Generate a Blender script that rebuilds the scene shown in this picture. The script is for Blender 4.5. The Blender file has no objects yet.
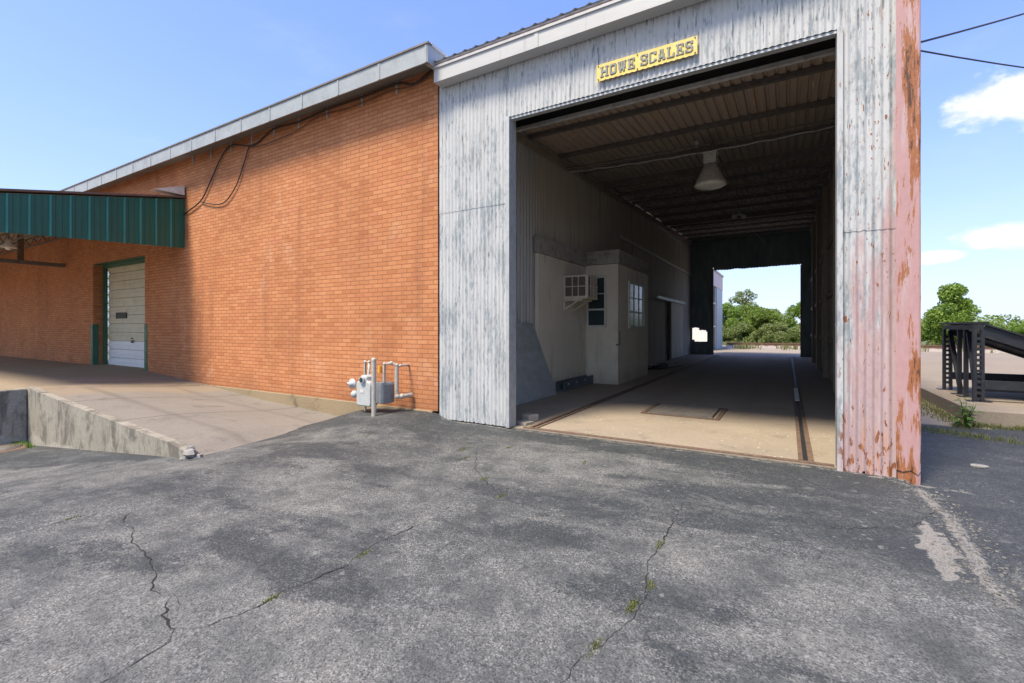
import bpy, math, random
import numpy as np
from mathutils import Vector, Matrix, noise as mnoise

random.seed(7)
np.random.seed(7)
SC = bpy.context.scene
COL = SC.collection
PI = math.pi

# ------------------------------------------------------------------ camera
cam_d = bpy.data.cameras.new("camera")
cam = bpy.data.objects.new("camera", cam_d)
COL.objects.link(cam)
cam.location = (0, 0, 1.5)
cam.rotation_euler = (PI / 2, 0, math.atan(276 / 467))
cam_d.sensor_width = 36
cam_d.lens = 467 / 1024 * 36
cam_d.shift_y = -13.5 / 1024
cam_d.clip_start = 0.05
cam_d.clip_end = 6000
SC.camera = cam

# ------------------------------------------------------------------ sun, sky, exposure
SUN_DIR = Vector((-0.35, -1.0, 1.9)).normalized()
ELEV = math.asin(SUN_DIR.z)
ROT = math.atan2(SUN_DIR.x, SUN_DIR.y)
sun_d = bpy.data.lights.new("sun", 'SUN')
sun_d.energy = 1.0
sun_d.angle = math.radians(16)
sun_d.color = (1.0, 0.88, 0.70)
sun = bpy.data.objects.new("sun", sun_d)
COL.objects.link(sun)
sun.rotation_euler = SUN_DIR.to_track_quat('Z', 'Y').to_euler()
sun.location = SUN_DIR * 60

SC.view_settings.view_transform = 'Standard'
SC.view_settings.look = 'None'
SC.view_settings.exposure = 2.88
SC.view_settings.gamma = 1
SC.cycles.diffuse_bounces = 12
SC.cycles.max_bounces = 14
SC.view_settings.use_curve_mapping = False

world = bpy.data.worlds.new("World")
SC.world = world
world.use_nodes = True


class N:
    """small node-tree writer"""
    def __init__(s, nt):
        s.nt = nt

    def node(s, t, **kw):
        n = s.nt.nodes.new(t)
        for k, v in kw.items():
            setattr(n, k, v)
        return n

    def put(s, sock, v):
        if isinstance(v, bpy.types.NodeSocket):
            s.nt.links.new(v, sock)
        elif isinstance(v, (tuple, list)):
            n = len(sock.default_value)
            v = tuple(v)
            if n == 4 and len(v) == 3:
                v = v + (1,)
            sock.default_value = v[:n]
        else:
            try:
                sock.default_value = v
            except TypeError:
                sock.default_value = (v, v, v) if len(sock.default_value) == 3 else (v, v, v, 1)

    def pos(s):
        return s.node('ShaderNodeNewGeometry').outputs['Position']

    def obj(s):
        return s.node('ShaderNodeTexCoord').outputs['Object']

    def vm(s, op, a, b=None):
        n = s.node('ShaderNodeVectorMath', operation=op)
        s.put(n.inputs[0], a)
        if b is not None:
            s.put(n.inputs[1], b)
        return n.outputs['Value'] if op in ('LENGTH', 'DISTANCE', 'DOT_PRODUCT') else n.outputs['Vector']

    def sv(s, v, sc):
        return s.vm('MULTIPLY', v, sc)

    def m(s, op, a, b=0.0, c=None, clamp=False):
        n = s.node('ShaderNodeMath', operation=op, use_clamp=clamp)
        s.put(n.inputs[0], a)
        s.put(n.inputs[1], b)
        if c is not None:
            s.put(n.inputs[2], c)
        return n.outputs[0]

    def noise(s, v, scale=1.0, detail=4.0, rough=0.55, dist=0.0):
        n = s.node('ShaderNodeTexNoise')
        s.put(n.inputs['Vector'], v)
        n.inputs['Scale'].default_value = scale
        n.inputs['Detail'].default_value = detail
        n.inputs['Roughness'].default_value = rough
        n.inputs['Distortion'].default_value = dist
        return n.outputs['Fac']

    def vor(s, v, scale=1.0, out='Distance', feature='F1', rnd=1.0):
        n = s.node('ShaderNodeTexVoronoi', feature=feature)
        s.put(n.inputs['Vector'], v)
        n.inputs['Scale'].default_value = scale
        n.inputs['Randomness'].default_value = rnd
        return n.outputs[out]

    def ramp(s, f, stops, mode='LINEAR'):
        n = s.node('ShaderNodeValToRGB')
        s.put(n.inputs[0], f)
        cr = n.color_ramp
        cr.interpolation = mode
        while len(cr.elements) < len(stops):
            cr.elements.new(0.5)
        for e, (p, c) in zip(cr.elements, stops):
            e.position = p
            e.color = (c, c, c, 1) if isinstance(c, (int, float)) else tuple(c) + (1,)
        return n.outputs['Color']

    def mix(s, f, a, b, mode='MIX'):
        n = s.node('ShaderNodeMix', data_type='RGBA', blend_type=mode)
        s.put(n.inputs[0], f)
        s.put(n.inputs[6], a)
        s.put(n.inputs[7], b)
        return n.outputs[2]

    def sep(s, v):
        n = s.node('ShaderNodeSeparateXYZ')
        s.put(n.inputs[0], v)
        return n.outputs

    def comb(s, x, y, z):
        n = s.node('ShaderNodeCombineXYZ')
        for i, k in enumerate((x, y, z)):
            s.put(n.inputs[i], k)
        return n.outputs[0]

    def sstep(s, x, a, b):
        n = s.node('ShaderNodeMapRange', interpolation_type='SMOOTHSTEP')
        s.put(n.inputs[0], x)
        n.inputs[1].default_value = a
        n.inputs[2].default_value = b
        return n.outputs[0]

    def bump(s, h, strength=0.3, dist=0.01, normal=None):
        n = s.node('ShaderNodeBump')
        n.inputs['Strength'].default_value = strength
        n.inputs['Distance'].default_value = dist
        s.put(n.inputs['Height'], h)
        if normal is not None:
            s.put(n.inputs['Normal'], normal)
        return n.outputs[0]

    def attr(s, name, out='Color'):
        return s.node('ShaderNodeAttribute', attribute_name=name).outputs[out]


# world: physical sky and a few cumulus clouds in their own directions
wn = N(world.node_tree)
world.node_tree.nodes.clear()
sky = wn.node('ShaderNodeTexSky', sky_type='NISHITA')
sky.sun_disc = False
sky.sun_elevation = ELEV
sky.sun_rotation = ROT
sky.air_density = 1.0
sky.dust_density = 0.6
sky.ozone_density = 1.2
wdir = wn.node('ShaderNodeTexCoord').outputs['Generated']
cn = wn.noise(wn.sv(wdir, (1, 1, 1.6)), 11.0, 7, 0.55)
cn2 = wn.noise(wn.sv(wdir, (1, 1, 1.6)), 30.0, 5, 0.6)
cover = None
for (d, r, zs) in (((0.278, 0.908, 0.318), 0.078, 1.9), ((0.295, 0.947, 0.136), 0.085, 4.0),
                   ((0.200, 0.974, 0.112), 0.040, 3.4), ((-0.478, 0.660, 0.588), 0.085, 5.0),
                   ((0.45, 0.85, 0.27), 0.12, 2.6),
                   ((-0.7, -0.3, 0.6), 0.3, 2.0), ((0.7, -0.5, 0.45), 0.35, 2.0), ((0.1, -0.85, 0.35), 0.4, 3.0)):
    q = wn.sv(wn.vm('SUBTRACT', wdir, d), (1, 1, zs))
    f = wn.m('SUBTRACT', 1.0, wn.m('DIVIDE', wn.vm('LENGTH', q), r))
    f = wn.m('ADD', f, wn.m('MULTIPLY', wn.m('SUBTRACT', cn, 0.5), 1.7))
    f = wn.m('ADD', f, wn.m('MULTIPLY', wn.m('SUBTRACT', cn2, 0.5), 0.7))
    f = wn.sstep(f, 0.0, 0.46)
    cover = f if cover is None else wn.m('MAXIMUM', cover, f)
thin = wn.sstep(wn.noise(wn.sv(wdir, (1, 1, 3)), 2.2, 6, 0.6), 0.52, 0.85)
cover = wn.m('MAXIMUM', cover, wn.m('MULTIPLY', thin, 0.22))
ccol = wn.mix(wn.sstep(cn2, 0.35, 0.7), (0.92, 0.95, 1.0), (1.16, 1.17, 1.19))
# sky rebalanced per channel: horizon glare held back, zenith kept blue
sr = wn.node('ShaderNodeSeparateColor')
wn.put(sr.inputs[0], sky.outputs[0])
chn = []
for i, (gain, cap) in enumerate(((0.25, 1.0), (0.262, 1.2), (0.6, 1.35))):
    c_ = wn.m('MULTIPLY', sr.outputs[i], gain)
    q_ = wn.m('DIVIDE', c_, cap)
    chn.append(wn.m('DIVIDE', c_, wn.m('SQRT', wn.m('ADD', 1.0, wn.m('MULTIPLY', q_, q_)))))
skyc = wn.mix(wn.m('MULTIPLY', cover, 0.93), wn.comb(*chn), ccol)
bg = wn.node('ShaderNodeBackground')
bg.inputs[1].default_value = 0.15
wn.put(bg.inputs[0], skyc)
wo = wn.node('ShaderNodeOutputWorld')
world.node_tree.links.new(bg.outputs[0], wo.inputs[0])

# ------------------------------------------------------------------ helpers: things and meshes

def S(t):
    t = max(0.0, min(1.0, t))
    return t * t * (3 - 2 * t)


def lerp(a, b, t):
    return a + (b - a) * t


def pw(x, pts):
    """piecewise linear"""
    if x <= pts[0][0]:
        return pts[0][1]
    for (x0, y0), (x1, y1) in zip(pts, pts[1:]):
        if x <= x1:
            return lerp(y0, y1, (x - x0) / (x1 - x0))
    return pts[-1][1]


def tag(o, label=None, cat=None, group=None, kind=None):
    if label:
        o['label'] = label
    if cat:
        o['category'] = cat
    if group:
        o['group'] = group
    if kind:
        o['kind'] = kind
    return o


def thing(name, label, cat, loc=(0, 0, 0), group=None):
    o = bpy.data.objects.new(name, None)
    o.empty_display_size = 0.1
    o.location = loc
    COL.objects.link(o)
    return tag(o, label, cat, group)


def copy_tree(o, parent=None):
    c = o.copy()
    COL.objects.link(c)
    if parent is not None:
        c.parent = parent
    for ch in list(o.children):
        copy_tree(ch, c)
    return c


def wloc(o):
    v = Vector((0, 0, 0))
    while o is not None:
        v += Vector(o.location)
        o = o.parent
    return v


class MB:
    """collects faces, links them as ONE mesh object"""
    def __init__(s):
        s.v, s.f, s.sm = [], [], []

    def add(s, vs, fs, smooth=False):
        b = len(s.v)
        s.v += [tuple(v) for v in vs]
        s.f += [tuple(i + b for i in f) for f in fs]
        s.sm += [smooth] * len(fs)
        return s

    def box(s, x0, y0, z0, x1, y1, z1):
        vs = [(x0, y0, z0), (x1, y0, z0), (x1, y1, z0), (x0, y1, z0), (x0, y0, z1), (x1, y0, z1), (x1, y1, z1), (x0, y1, z1)]
        return s.add(vs, [(0, 3, 2, 1), (4, 5, 6, 7), (0, 1, 5, 4), (1, 2, 6, 5), (2, 3, 7, 6), (3, 0, 4, 7)])

    def hexa(s, vs):
        return s.add(vs, [(0, 3, 2, 1), (4, 5, 6, 7), (0, 1, 5, 4), (1, 2, 6, 5), (2, 3, 7, 6), (3, 0, 4, 7)])

    def bar(s, p0, p1, w, h, up=(0, 0, 1)):
        p0, p1 = Vector(p0), Vector(p1)
        d = (p1 - p0).normalized()
        sd = d.cross(Vector(up))
        if sd.length < 1e-4:
            sd = d.cross(Vector((1, 0, 0)))
        sd.normalize()
        u = sd.cross(d)
        a, b = sd * w / 2, u * h / 2
        return s.hexa([p0 - a - b, p0 + a - b, p0 + a + b, p0 - a + b, p1 - a - b, p1 + a - b, p1 + a + b, p1 - a + b])

    def tube(s, pts, r, seg=8, cap=True):
        pts = [Vector(p) for p in pts]
        n = len(pts)
        rs = r if isinstance(r, (list, tuple)) else [r] * n
        vs, fs = [], []
        prev = None
        for i, p in enumerate(pts):
            d = (pts[min(i + 1, n - 1)] - pts[max(i - 1, 0)]).normalized()
            if prev is None:
                a = d.cross(Vector((0, 0, 1)))
                if a.length < 1e-3:
                    a = d.cross(Vector((1, 0, 0)))
            else:
                a = prev - d * prev.dot(d)
            a.normalize()
            prev = a
            b = d.cross(a)
            for k in range(seg):
                t = 2 * PI * k / seg
                vs.append(p + (a * math.cos(t) + b * math.sin(t)) * rs[i])
        for i in range(n - 1):
            for k in range(seg):
                k2 = (k + 1) % seg
                fs.append((i * seg + k, i * seg + k2, (i + 1) * seg + k2, (i + 1) * seg + k))
        s.add(vs, fs, True)
        if cap:
            s.add(vs[:seg], [tuple(range(seg))[::-1]])
            s.add(vs[-seg:], [tuple(range(seg))])
        return s

    def cyl(s, p0, p1, r0, r1=None, seg=16):
        return s.tube([p0, p1], [r0, r0 if r1 is None else r1], seg)

    def lathe(s, c, prof, seg=24, axis='z'):
        vs, fs = [], []
        for (r, h) in prof:
            for k in range(seg):
                t = 2 * PI * k / seg
                a, b = r * math.cos(t), r * math.sin(t)
                o = {'z': (a, b, h), 'x': (h, a, b), 'y': (b, h, a)}[axis]
                vs.append((c[0] + o[0], c[1] + o[1], c[2] + o[2]))
        for i in range(len(prof) - 1):
            for k in range(seg):
                k2 = (k + 1) % seg
                fs.append((i * seg + k, i * seg + k2, (i + 1) * seg + k2, (i + 1) * seg + k))
        return s.add(vs, fs, True)

    def prism(s, poly, axis, d0, d1):
        def P(a, b, d):
            return {'x': (d, a, b), 'y': (a, d, b), 'z': (a, b, d)}[axis]
        n = len(poly)
        vs = [P(a, b, d0) for a, b in poly] + [P(a, b, d1) for a, b in poly]
        fs = [tuple(range(n))[::-1], tuple(range(n, 2 * n))]
        fs += [(i, (i + 1) % n, n + (i + 1) % n, n + i) for i in range(n)]
        return s.add(vs, fs)

    def grid(s, fn, us, vs_, smooth=True):
        nu, nv = len(us), len(vs_)
        P = [fn(u, v) for v in vs_ for u in us]
        F = [(j * nu + i, j * nu + i + 1, (j + 1) * nu + i + 1, (j + 1) * nu + i) for j in range(nv - 1) for i in range(nu - 1)]
        return s.add(P, F, smooth)

    def build(s, name, mat, parent=None, bevel=0.0, loc=None):
        me = bpy.data.meshes.new(name)
        off = wloc(parent) if parent is not None else Vector(loc or (0, 0, 0))
        me.from_pydata([(v[0] - off.x, v[1] - off.y, v[2] - off.z) for v in s.v], [], s.f)
        me.polygons.foreach_set('use_smooth', s.sm)
        if not isinstance(mat, (list, tuple)):
            mat = [mat]
        for k in mat:
            me.materials.append(k)
        me.update()
        o = bpy.data.objects.new(name, me)
        COL.objects.link(o)
        if parent is not None:
            o.parent = parent
        else:
            o.location = off
        if bevel:
            b = o.modifiers.new('bevel', 'BEVEL')
            b.width = bevel
            b.segments = 2
            b.limit_method = 'ANGLE'
            b.angle_limit = math.radians(40)
        return o


def frange(a, b, step):
    n = max(1, int(round((b - a) / step)))
    return [a + (b - a) * i / n for i in range(n + 1)]


# ------------------------------------------------------------------ materials
MATS = {}


def material(name, fn, rough=0.8, metal=0.0, spec=0.5):
    m = bpy.data.materials.new(name)
    m.use_nodes = True
    nt = m.node_tree
    nt.nodes.clear()
    n = N(nt)
    bs = n.node('ShaderNodeBsdfPrincipled')
    bs.inputs['Roughness'].default_value = rough
    bs.inputs['Metallic'].default_value = metal
    bs.inputs['Specular IOR Level'].default_value = spec
    out = n.node('ShaderNodeOutputMaterial')
    nt.links.new(bs.outputs[0], out.inputs[0])
    r = fn(n)
    if not isinstance(r, dict):
        r = {'Base Color': r}
    for k, v in r.items():
        n.put(bs.inputs[k], v)
    MATS[name] = m
    return m


def simple(name, col, rough=0.7, metal=0.0, var=0.25, scale=6.0, dirt=None, dirt_amt=0.5, bump=0.0, stretch=(1, 1, 1), spec=0.5):
    def fn(n):
        p = n.sv(n.pos(), stretch)
        a = n.noise(p, scale, 5, 0.6)
        b = n.noise(p, scale * 6, 4, 0.6)
        k = n.ramp(n.m('ADD', n.m('MULTIPLY', a, 0.65), n.m('MULTIPLY', b, 0.35)), [(0.3, 1 - var), (0.7, 1 + var)])
        c = n.mix(1.0, col, k, 'MULTIPLY')
        if dirt:
            c = n.mix(n.m('MULTIPLY', n.sstep(n.noise(p, scale * 1.7, 6, 0.65, 0.3), 0.5, 0.68), dirt_amt), c, dirt)
        r = {'Base Color': c}
        if bump:
            r['Normal'] = n.bump(b, bump, 0.01)
        return r
    return material(name, fn, rough, metal, spec)


def m_ground(n):
    p = n.pos()
    xyz = n.sep(p)
    mk = n.node('ShaderNodeSeparateColor')
    n.put(mk.inputs[0], n.attr('mask'))
    big = n.noise(p, 0.55, 5, 0.6, 0.4)
    mid = n.noise(p, 2.6, 6, 0.65, 0.2)
    fine = n.noise(p, 55, 4, 0.7)
    ag = n.node('ShaderNodeSeparateColor')
    n.put(ag.inputs[0], n.vor(p, 125, 'Color'))
    ag2 = n.node('ShaderNodeSeparateColor')
    n.put(ag2.inputs[0], n.vor(p, 38, 'Color'))
    c = n.ramp(n.m('ADD', n.m('MULTIPLY', big, 0.55), n.m('MULTIPLY', mid, 0.45)),
               [(0.36, (0.050, 0.055, 0.057)), (0.48, (0.092, 0.097, 0.096)), (0.60, (0.150, 0.151, 0.143))])
    # worn sealer: dark patches
    seal = n.m('ADD', mk.outputs[0], n.m('MULTIPLY', n.m('SUBTRACT', mid, 0.5), 1.1))
    seal = n.m('ADD', seal, n.m('MULTIPLY', n.m('SUBTRACT', fine, 0.5), 1.0))
    seal = n.m('ADD', seal, n.m('MULTIPLY', n.m('SUBTRACT', n.noise(p, 9, 6, 0.72, 0.4), 0.5), 1.1))
    st2 = n.noise(n.vm('ADD', n.sv(p, (0.9, 2.6, 1)), n.sv(n.comb(mid, mid, 0.0), (0.8, 0.8, 0))), 1.0, 8, 0.72, 0.6)
    seal = n.m('ADD', seal, n.m('MULTIPLY', n.m('SUBTRACT', st2, 0.48), 1.7))
    seal = n.sstep(seal, 0.22, 0.78)
    c = n.mix(n.m('MULTIPLY', seal, 0.90), c, (0.032, 0.038, 0.043))
    # exposed stones
    st = n.sstep(ag.outputs[0], 0.45, 1.0)
    amt = n.m('MULTIPLY', n.m('MULTIPLY', st, n.sstep(mid, 0.3, 0.68)), n.m('SUBTRACT', 0.80, n.m('MULTIPLY', seal, 0.50)))
    c = n.mix(amt, c, (0.285, 0.285, 0.275))
    c = n.mix(1.0, c, n.ramp(n.noise(p, 24, 5, 0.75), [(0.3, 0.72), (0.7, 1.22)]), 'MULTIPLY')
    c = n.mix(n.m('MULTIPLY', n.sstep(ag.outputs[1], 0.55, 0.95), 0.6), c, (0.022, 0.023, 0.026))
    c = n.mix(n.m('MULTIPLY', n.sstep(ag2.outputs[0], 0.993, 0.996), 0.25), c, (0.36, 0.355, 0.34))
    # bare old concrete showing at the broken edge
    bare = n.sstep(n.m('ADD', mk.outputs[1], n.m('ADD', n.m('MULTIPLY', n.m('SUBTRACT', fine, 0.5), 1.4), n.m('MULTIPLY', n.m('SUBTRACT', n.noise(p, 11, 5, 0.7), 0.5), 1.6))), 0.45, 0.7)
    c = n.mix(bare, c, n.mix(n.m('ADD', n.m('MULTIPLY', mid, 0.5), n.m('MULTIPLY', ag.outputs[2], 0.5)), (0.08, 0.078, 0.075), (0.30, 0.285, 0.26)))
    oil = n.sstep(n.noise(p, 3.3, 4, 0.5, 1.2), 0.70, 0.76)
    c = n.mix(n.m('MULTIPLY', oil, 0.55), c, (0.028, 0.028, 0.030))
    pale = n.sstep(n.noise(n.sv(p, (1.0, 1.6, 1)), 1.9, 8, 0.75, 0.8), 0.57, 0.68)
    c = n.mix(n.m('MULTIPLY', pale, 0.30), c, (0.26, 0.255, 0.235))
    # gravel, dirt and grass away from the lot
    gr = n.mix(n.noise(p, 7, 5, 0.7), (0.20, 0.165, 0.125), (0.36, 0.31, 0.25))
    gm = n.sstep(n.m('ADD', mk.outputs[2], n.m('MULTIPLY', n.m('SUBTRACT', n.noise(p, 1.1, 5, 0.6), 0.5), 0.9)), 0.4, 0.6)
    c = n.mix(gm, c, gr)
    far = n.sstep(n.m('ADD', xyz[1], n.m('MULTIPLY', n.noise(p, 0.35, 5, 0.65), 14)), 49, 53)
    gs = n.mix(n.noise(p, 1.5, 5, 0.7), (0.05, 0.085, 0.02), (0.16, 0.17, 0.07))
    c = n.mix(far, c, gs)
    h = n.m('ADD', n.m('MULTIPLY', n.vor(p, 95), -1.0), n.m('MULTIPLY', fine, 1.3))
    return {'Base Color': c, 'Normal': n.bump(h, 0.55, 0.006), 'Roughness': n.m('SUBTRACT', 0.92, n.m('MULTIPLY', seal, 0.12))}


material('asphalt_ground', m_ground, 0.9, spec=0.35)


def m_brick(n):
    p = n.pos()
    x, y, z = n.sep(p)
    v = n.comb(n.m('ADD', x, y), z, 0.0)
    b = n.node('ShaderNodeTexBrick')
    n.put(b.inputs['Vector'], v)
    b.offset = 0.5
    b.inputs['Color1'].default_value = (0, 0, 0, 1)
    b.inputs['Color2'].default_value = (1, 1, 1, 1)
    b.inputs['Mortar'].default_value = (0.5, 0.5, 0.5, 1)
    b.inputs['Scale'].default_value = 1
    b.inputs['Mortar Size'].default_value = 0.0065
    b.inputs['Mortar Smooth'].default_value = 0.25
    b.inputs['Bias'].default_value = 0
    b.inputs['Brick Width'].default_value = 0.235
    b.inputs['Row Height'].default_value = 0.0765
    bk = n.ramp(b.outputs[0], [(0, (0.42, 0.165, 0.072)), (0.12, (0.46, 0.19, 0.085)), (0.5, (0.49, 0.21, 0.096)), (0.88, (0.53, 0.24, 0.112)), (1, (0.48, 0.195, 0.10))])
    grain = n.noise(p, 60, 4, 0.7)
    bk = n.mix(1.0, bk, n.ramp(grain, [(0.25, 0.78), (0.75, 1.2)]), 'MULTIPLY')
    # weather: broad fading and dark washes under the eave
    big = n.noise(p, 0.5, 5, 0.6, 0.3)
    bk = n.mix(1.0, bk, n.ramp(big, [(0.3, (0.84, 0.82, 0.80)), (0.7, (1.12, 1.10, 1.08))]), 'MULTIPLY')
    streak = n.noise(n.sv(p, (2.2, 2.2, 0.22)), 1.0, 5, 0.6)
    bk = n.mix(n.m('MULTIPLY', n.sstep(streak, 0.52, 0.74), 0.42), bk, (0.23, 0.095, 0.05))
    eff = n.noise(n.sv(p, (1.1, 1.1, 0.7)), 1.0, 7, 0.7, 0.5)
    bk = n.mix(n.m('MULTIPLY', n.sstep(eff, 0.56, 0.72), 0.30), bk, (0.66, 0.42, 0.28))
    bk = n.mix(n.m('MULTIPLY', n.sstep(n.noise(n.sv(p, (3, 3, 14)), 1.0, 4, 0.6), 0.66, 0.8), 0.3), bk, (0.16, 0.07, 0.04))
    base = n.sstep(n.m('ADD', z, n.m('MULTIPLY', n.noise(n.sv(p, (1.5, 1.5, 0.5)), 1.0, 5, 0.6), 0.9)), 1.0, 0.45)
    bk = n.mix(n.m('MULTIPLY', base, 0.35), bk, (0.22, 0.10, 0.055))
    mo = n.mix(n.noise(p, 9, 4), (0.20, 0.075, 0.036), (0.31, 0.135, 0.070))
    f = b.outputs['Fac']
    c = n.mix(n.m('MULTIPLY', f, 0.75), bk, mo)
    h = n.m('ADD', n.m('MULTIPLY', f, -1.0), n.m('MULTIPLY', grain, 0.35))
    return {'Base Color': c, 'Normal': n.bump(h, 0.8, 0.008)}


material('orange_brick', m_brick, 0.88, spec=0.25)


def m_facade(n):
    p = n.pos()
    x, y, z = n.sep(p)
    streak = n.noise(n.sv(p, (15, 4, 1.1)), 1.0, 7, 0.66)
    flake = n.noise(n.sv(p, (34, 4, 9)), 1.0, 5, 0.7)
    big = n.noise(n.sv(p, (2.6, 1, 1.3)), 1.0, 3, 0.5)
    k = n.m('ADD', n.m('MULTIPLY', streak, 0.62), n.m('ADD', n.m('MULTIPLY', flake, 0.50), n.m('MULTIPLY', big, 0.28)))
    topz = n.sstep(z, 3.7, 5.0)
    k = n.m('ADD', k, n.m('MULTIPLY', topz, 0.05))
    galv = n.mix(flake, (0.205, 0.24, 0.26), (0.31, 0.345, 0.36))
    white = n.mix(big, (0.41, 0.425, 0.43), (0.51, 0.52, 0.52))
    c = n.mix(n.sstep(k, 0.61, 0.73), galv, white)
    # bare dark peeled flakes, vertical
    dk = n.noise(n.sv(p, (44, 4, 4.5)), 1.0, 3, 0.55)
    dm = n.noise(n.sv(p, (3.2, 2, 1.8)), 1.0, 4, 0.6)
    dark = n.m('MULTIPLY', n.sstep(dk, 0.57, 0.62), n.sstep(n.m('ADD', dm, n.m('MULTIPLY', topz, 0.10)), 0.55, 0.63))
    c = n.mix(n.m('MULTIPLY', dark, 0.7), c, (0.075, 0.10, 0.12))
    # pink primer on the right-hand column
    px = n.m('MULTIPLY', n.sstep(x, 0.42, 0.5), 1.0)
    pk = n.m('ADD', n.m('MULTIPLY', n.m('SUBTRACT', x, 0.62), 1.3), n.m('MULTIPLY', n.m('SUBTRACT', 2.35, z), 0.27))
    pk = n.m('ADD', pk, n.m('MULTIPLY', n.m('SUBTRACT', n.noise(n.sv(p, (9, 3, 1.1)), 1.0, 5, 0.6), 0.5), 2.4))
    pk = n.m('MULTIPLY', n.sstep(pk, 0.0, 0.40), px)
    pink = n.mix(flake, (0.36, 0.22, 0.22), (0.46, 0.315, 0.31))
    c = n.mix(n.m('MULTIPLY', pk, 0.80), c, pink)
    pale = n.m('MULTIPLY', n.sstep(n.noise(n.sv(p, (24, 3, 1.0)), 1.0, 5, 0.65), 0.56, 0.70), px)
    c = n.mix(n.m('MULTIPLY', pale, 0.7), c, (0.47, 0.455, 0.47))
    grm = n.noise(n.sv(p, (7, 3, 0.8)), 1.0, 7, 0.7)
    c = n.mix(n.m('MULTIPLY', n.sstep(grm, 0.52, 0.70), 0.28), c, (0.20, 0.18, 0.17))
    # rust holes, more of them low down
    rn = n.noise(n.sv(p, (22, 4, 6.5)), 1.0, 5, 0.6)
    low = n.m('MULTIPLY', n.sstep(z, 1.0, 0.0), 0.10)
    rr = n.m('MULTIPLY', n.sstep(n.m('ADD', rn, low), 0.625, 0.655), px)
    c = n.mix(rr, c, n.mix(flake, (0.09, 0.035, 0.022), (0.34, 0.13, 0.055)))
    sp = n.noise(n.sv(p, (48, 4, 20)), 1.0, 3, 0.5)
    sp = n.m('MULTIPLY', n.sstep(n.m('ADD', sp, n.m('MULTIPLY', n.sstep(n.noise(n.sv(p, (14, 3, 0.7)), 1.0, 3), 0.5, 0.62), 0.08)), 0.70, 0.73), px)
    c = n.mix(n.m('MULTIPLY', sp, 0.9), c, (0.24, 0.09, 0.04))
    drip = n.m('MULTIPLY', n.sstep(n.m('ADD', n.noise(n.sv(p, (20, 3, 1.6)), 1.0, 3, 0.5), low), 0.62, 0.74), px)
    c = n.mix(n.m('MULTIPLY', drip, 0.5), c, (0.50, 0.25, 0.13))
    return {'Base Color': c, 'Roughness': n.m('ADD', 0.45, n.m('MULTIPLY', flake, 0.3)), 'Normal': n.bump(flake, 0.25, 0.004)}


material('peeling_painted_metal', m_facade, 0.6, 0.0, 0.4)


def m_corner(n):
    p = n.pos()
    x, y, z = n.sep(p)
    f = n.noise(n.sv(p, (30, 10, 14)), 1.0, 5, 0.65)
    c = n.mix(f, (0.38, 0.215, 0.21), (0.47, 0.295, 0.29))
    c = n.mix(n.m('MULTIPLY', n.sstep(n.noise(n.sv(p, (12, 5, 1.3)), 1.0, 4, 0.6), 0.54, 0.68), 0.5), c, (0.48, 0.40, 0.40))
    cen = n.m('SUBTRACT', 1.0, n.m('DIVIDE', n.m('ABSOLUTE', n.m('SUBTRACT', x, 1.04)), 0.10))
    r = n.m('ADD', n.noise(n.sv(p, (13, 6, 1.5)), 1.0, 9, 0.74), n.m('MULTIPLY', cen, 0.09))
    r = n.m('ADD', r, n.m('MULTIPLY', n.sstep(z, 2.7, 5.0), 0.05))
    r = n.m('ADD', r, n.m('MULTIPLY', n.sstep(z, 0.45, 0.05), 0.10))
    rust = n.sstep(r, 0.565, 0.60)
    c = n.mix(rust, c, n.mix(n.noise(p, 30, 4, 0.7), (0.17, 0.06, 0.028), (0.44, 0.18, 0.075)))
    c = n.mix(n.sstep(r, 0.655, 0.69), c, (0.08, 0.04, 0.03))
    return {'Base Color': c, 'Normal': n.bump(r, 0.3, 0.006)}


material('rusting_pink_metal', m_corner, 0.6, 0.0, 0.35)


def m_fascia(n):
    p = n.pos()
    a = n.noise(n.sv(p, (1.2, 3, 6)), 1.0, 6, 0.6)
    b = n.noise(p, 22, 4, 0.6)
    c = n.mix(a, (0.36, 0.375, 0.38), (0.54, 0.535, 0.525))
    c = n.mix(n.m('MULTIPLY', n.sstep(n.noise(n.sv(p, (9, 3, 1.0)), 1.0, 4, 0.6), 0.6, 0.78), 0.4), c, (0.26, 0.27, 0.26))
    return {'Base Color': c, 'Normal': n.bump(b, 0.1, 0.003)}


material('weathered_white_metal', m_fascia, 0.5, 0.0, 0.4)


def m_concrete(n, base=(0.30, 0.27, 0.225), dk=(0.13, 0.12, 0.10), stains=0.5, lines=None):
    p = n.pos()
    a = n.noise(p, 0.9, 6, 0.62, 0.3)
    b = n.noise(p, 34, 5, 0.7)
    c = n.mix(a, tuple(k * 0.82 for k in base), tuple(min(1, k * 1.22) for k in base))
    c = n.mix(1.0, c, n.ramp(b, [(0.3, 0.84), (0.7, 1.13)]), 'MULTIPLY')
    c = n.mix(n.m('MULTIPLY', n.sstep(n.noise(p, 2.1, 6, 0.68, 0.5), 0.52, 0.72), stains), c, dk)
    return {'Base Color': c, 'Normal': n.bump(b, 0.25, 0.006)}


material('deck_concrete', lambda n: m_concrete(n, (0.27, 0.215, 0.15), (0.18, 0.145, 0.10), 0.55), 0.9, spec=0.3)
material('pad_concrete', lambda n: m_concrete(n, (0.245, 0.205, 0.16), (0.14, 0.118, 0.095), 0.5), 0.9, spec=0.3)


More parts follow.
